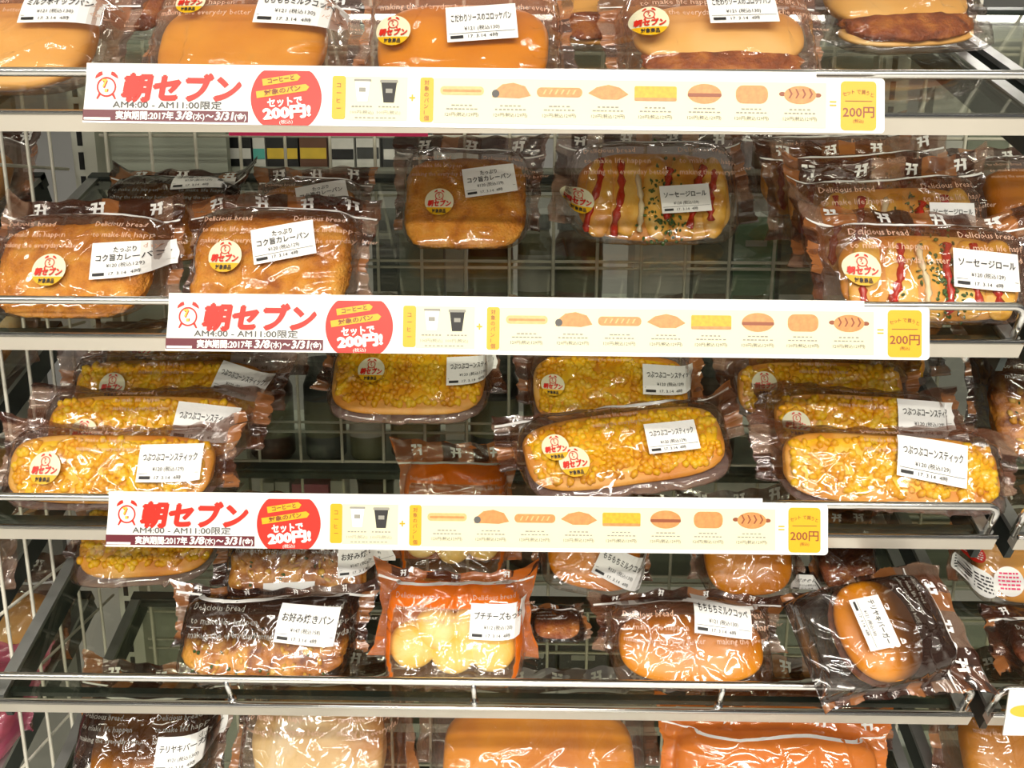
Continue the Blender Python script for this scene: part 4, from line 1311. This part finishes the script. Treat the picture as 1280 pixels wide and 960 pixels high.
# ------------------------------------------------------------------ goods on the far side of the gondola
GY = MESH_Y + 0.075
COLS = {'black': (0.012, 0.013, 0.015), 'white': (0.78, 0.78, 0.74), 'teal': (0.10, 0.48, 0.42), 'grey-green': (0.20, 0.22, 0.17),
        'pale grey': (0.50, 0.50, 0.46), 'dark brown': (0.07, 0.03, 0.02), 'brown': (0.16, 0.07, 0.04), 'olive': (0.13, 0.13, 0.06),
        'yellow': (0.75, 0.52, 0.05), 'pink': (0.72, 0.16, 0.27), 'dark grey': (0.06, 0.065, 0.065), 'green': (0.12, 0.24, 0.12)}
GM = {k: plain('goods_' + k.replace(' ', '_').replace('-', '_'), v, 0.35, var=0.12, scale=40) for k, v in COLS.items()}
FAR = {'A': 'above the curry breads', 'B': 'under the sausage rolls', 'C': 'under the corn sticks',
       'D': 'above the third strip', 'E': 'behind the fourth shelf', 'F': 'behind the lowest shelf', 'T': 'behind the top shelf'}
def far_board(py, desc):
    z = on_y(640, py, GY).z
    o = MB().box(X0 + 0.01, X1 + 0.6, GY - 0.012, GY + 0.30, z - 0.014, z).build('far_shelf', M['backpanel'])
    tag(o, 'flat grey-green shelf of the far side, ' + desc, 'shelf')
    return z
def far_good(kind, x0, x1, z0, h, col, row, band=None, nxt=None):
    a, b = on_y(x0, 480, GY), on_y(x1, 480, GY)
    # columns measured near the row itself
    w = b.x - a.x
    cx = (a.x + b.x) / 2
    dep = min(0.09, max(0.04, w))
    lab = '%s %s %s, %s%s' % (col, kind, ('with %s band' % band) if band else 'of the far side', FAR[row], (', beside %s %s' % nxt) if nxt else '')
    name = {'carton': 'carton', 'jar': 'lidded_jar', 'cup': 'noodle_cup'}[kind]
    e = empty(name, (cx, GY + dep / 2 + 0.002, z0 + 0.0005), lab, kind, 'far side goods %s' % FAR[row])
    if kind == 'carton':
        MB().box(-w / 2, w / 2, -dep / 2, dep / 2, 0, h).build('box', GM[col], e)
        bc = band or ('white' if col not in ('white',) else 'black')
        MB().box(-w / 2 * 0.96, w / 2 * 0.96, -dep / 2 - 0.0006, -dep / 2 + 0.001, h * 0.10, h * 0.24).build('print_band', GM[bc], e)
        MB().box(-w / 2 * 0.5, w / 2 * 0.5, -dep / 2 - 0.0006, -dep / 2 + 0.001, h * 0.72, h * 0.78).build('title_bar', GM['pale grey'], e)
    else:
        n = 24
        prof = [(0.40, 0), (0.50, 0.06), (0.50, 0.74), (0.42, 0.82), (0.42, 0.84)] if kind == 'jar' else [(0.36, 0), (0.38, 0.02), (0.48, 0.95), (0.50, 0.97), (0.50, 1.0)]
        v, f = [], []
        for r_, t in prof:
            for k in range(n):
                q = 2 * math.pi * k / n
                v.append((w * r_ * math.cos(q), dep * r_ * math.sin(q), t * h))
        for j in range(len(prof) - 1):
            for k in range(n):
                f.append((j * n + k, j * n + (k + 1) % n, (j + 1) * n + (k + 1) % n, (j + 1) * n + k))
        f.append(tuple(range(n))[::-1]); f.append(tuple((len(prof) - 1) * n + k for k in range(n)))
        obj('vessel', v, f, GM[col], e, True)
        v, f = [], []
        for z in (0.845 * h if kind == 'jar' else 1.0 * h, h * (0.98 if kind == 'jar' else 1.012)):
            for k in range(n):
                q = 2 * math.pi * k / n
                v.append((w * 0.46 * math.cos(q), dep * 0.46 * math.sin(q), z))
        f = [(k, (k + 1) % n, n + (k + 1) % n, n + k) for k in range(n)] + [tuple(range(n))[::-1], tuple(range(n, 2 * n))]
        obj('lid', v, f, GM['dark grey' if col != 'white' else 'pale grey'], e)
        v, f = [], []
        for z in (0.25 * h, 0.60 * h):
            for k in range(13):
                q = math.pi + math.pi * k / 12
                v.append((w * 0.508 * math.cos(q), dep * 0.508 * math.sin(q), z))
        f = [(k, k + 1, 13 + k + 1, 13 + k) for k in range(12)]
        obj('paper_label', v, f, GM['olive' if col != 'olive' else 'pale grey'], e, True)
ROWS = {
 'T': (36, 0.13, [(720, 768, 'carton', 'grey-green'), (770, 830, 'carton', 'olive'), (1020, 1070, 'carton', 'dark grey'), (1075, 1130, 'carton', 'grey-green'), (1135, 1180, 'jar', 'pale grey')]),
 'A': (210, 0.10, [(212, 233, 'carton', 'white'), (237, 282, 'carton', 'black', 'teal'), (284, 299, 'carton', 'pale grey', 'teal'), (301, 331, 'carton', 'black', 'white'), (333, 347, 'carton', 'white', 'teal'), (349, 386, 'carton', 'black', 'yellow'), (388, 420, 'carton', 'brown', 'yellow'), (424, 452, 'carton', 'white', 'black'), (455, 482, 'carton', 'white', 'dark grey'), (486, 540, 'carton', 'dark grey'), (545, 600, 'carton', 'brown'), (930, 985, 'jar', 'olive'), (1130, 1170, 'carton', 'pale grey'), (1175, 1225, 'carton', 'grey-green')]),
 'B': (398, 0.145, [(300, 352, 'jar', 'dark brown'), (360, 420, 'carton', 'grey-green'), (470, 500, 'carton', 'black'), (503, 556, 'carton', 'grey-green', 'olive'), (559, 580, 'carton', 'pale grey', 'olive'), (584, 640, 'jar', 'dark brown'), (646, 688, 'jar', 'olive'), (692, 752, 'jar', 'brown'), (788, 856, 'carton', 'white', 'pale grey'), (860, 905, 'carton', 'grey-green', 'brown'), (908, 960, 'carton', 'green', 'olive'), (965, 1020, 'carton', 'grey-green')]),
 'C': (583, 0.15, [(300, 356, 'jar', 'dark brown'), (372, 424, 'jar', 'dark grey'), (430, 476, 'jar', 'olive'), (482, 546, 'jar', 'brown'), (556, 580, 'carton', 'pale grey', 'grey-green'), (586, 648, 'jar', 'black'), (655, 720, 'jar', 'dark brown'), (728, 790, 'carton', 'grey-green'), (800, 860, 'jar', 'olive'), (870, 930, 'jar', 'dark brown')]),
 'D': (715, 0.132, [(318, 334, 'carton', 'white', 'olive'), (336, 354, 'carton', 'white', 'yellow'), (357, 404, 'carton', 'pink', 'white'), (407, 424, 'carton', 'white', 'green'), (436, 486, 'cup', 'black'), (492, 550, 'cup', 'dark brown'), (560, 620, 'cup', 'dark grey'), (630, 690, 'cup', 'brown'), (700, 760, 'carton', 'dark grey'), (1000, 1060, 'carton', 'black'), (1066, 1120, 'carton', 'dark grey')]),
 'F': (1040, 0.13, [(150, 215, 'carton', 'dark grey', 'olive'), (220, 280, 'carton', 'black', 'brown'), (286, 350, 'jar', 'olive'), (356, 420, 'carton', 'dark brown', 'green'), (430, 500, 'carton', 'black', 'pale grey'), (510, 580, 'jar', 'dark grey'), (590, 650, 'carton', 'brown', 'yellow'), (660, 730, 'carton', 'black', 'green'), (740, 810, 'jar', 'dark brown'), (820, 890, 'carton', 'dark grey', 'white'), (900, 980, 'carton', 'olive', 'brown'), (990, 1080, 'carton', 'black', 'white')]),
 'E': (900, 0.14, [(165, 222, 'carton', 'black', 'olive'), (226, 284, 'carton', 'dark grey', 'brown'), (430, 500, 'jar', 'dark grey'), (508, 570, 'carton', 'black', 'green'), (576, 634, 'carton', 'dark brown', 'pale grey'), (290, 350, 'carton', 'dark grey'), (356, 420, 'jar', 'dark brown'), (640, 700, 'carton', 'black'), (706, 770, 'carton', 'dark grey'), (780, 840, 'carton', 'olive'), (850, 910, 'carton', 'black'), (920, 980, 'carton', 'dark brown')]),
}
for row, (py, h, items) in ROWS.items():
    z0 = far_board(py, FAR[row])
    rnd = random.Random(row)
    for q, it in enumerate(items):
        nx_ = items[q - 1] if q else items[1]
        far_good(it[2], it[0], it[1], z0, h * rnd.uniform(0.9, 1.0), it[3], row, it[4] if len(it) > 4 else None, (nx_[3], nx_[2]))
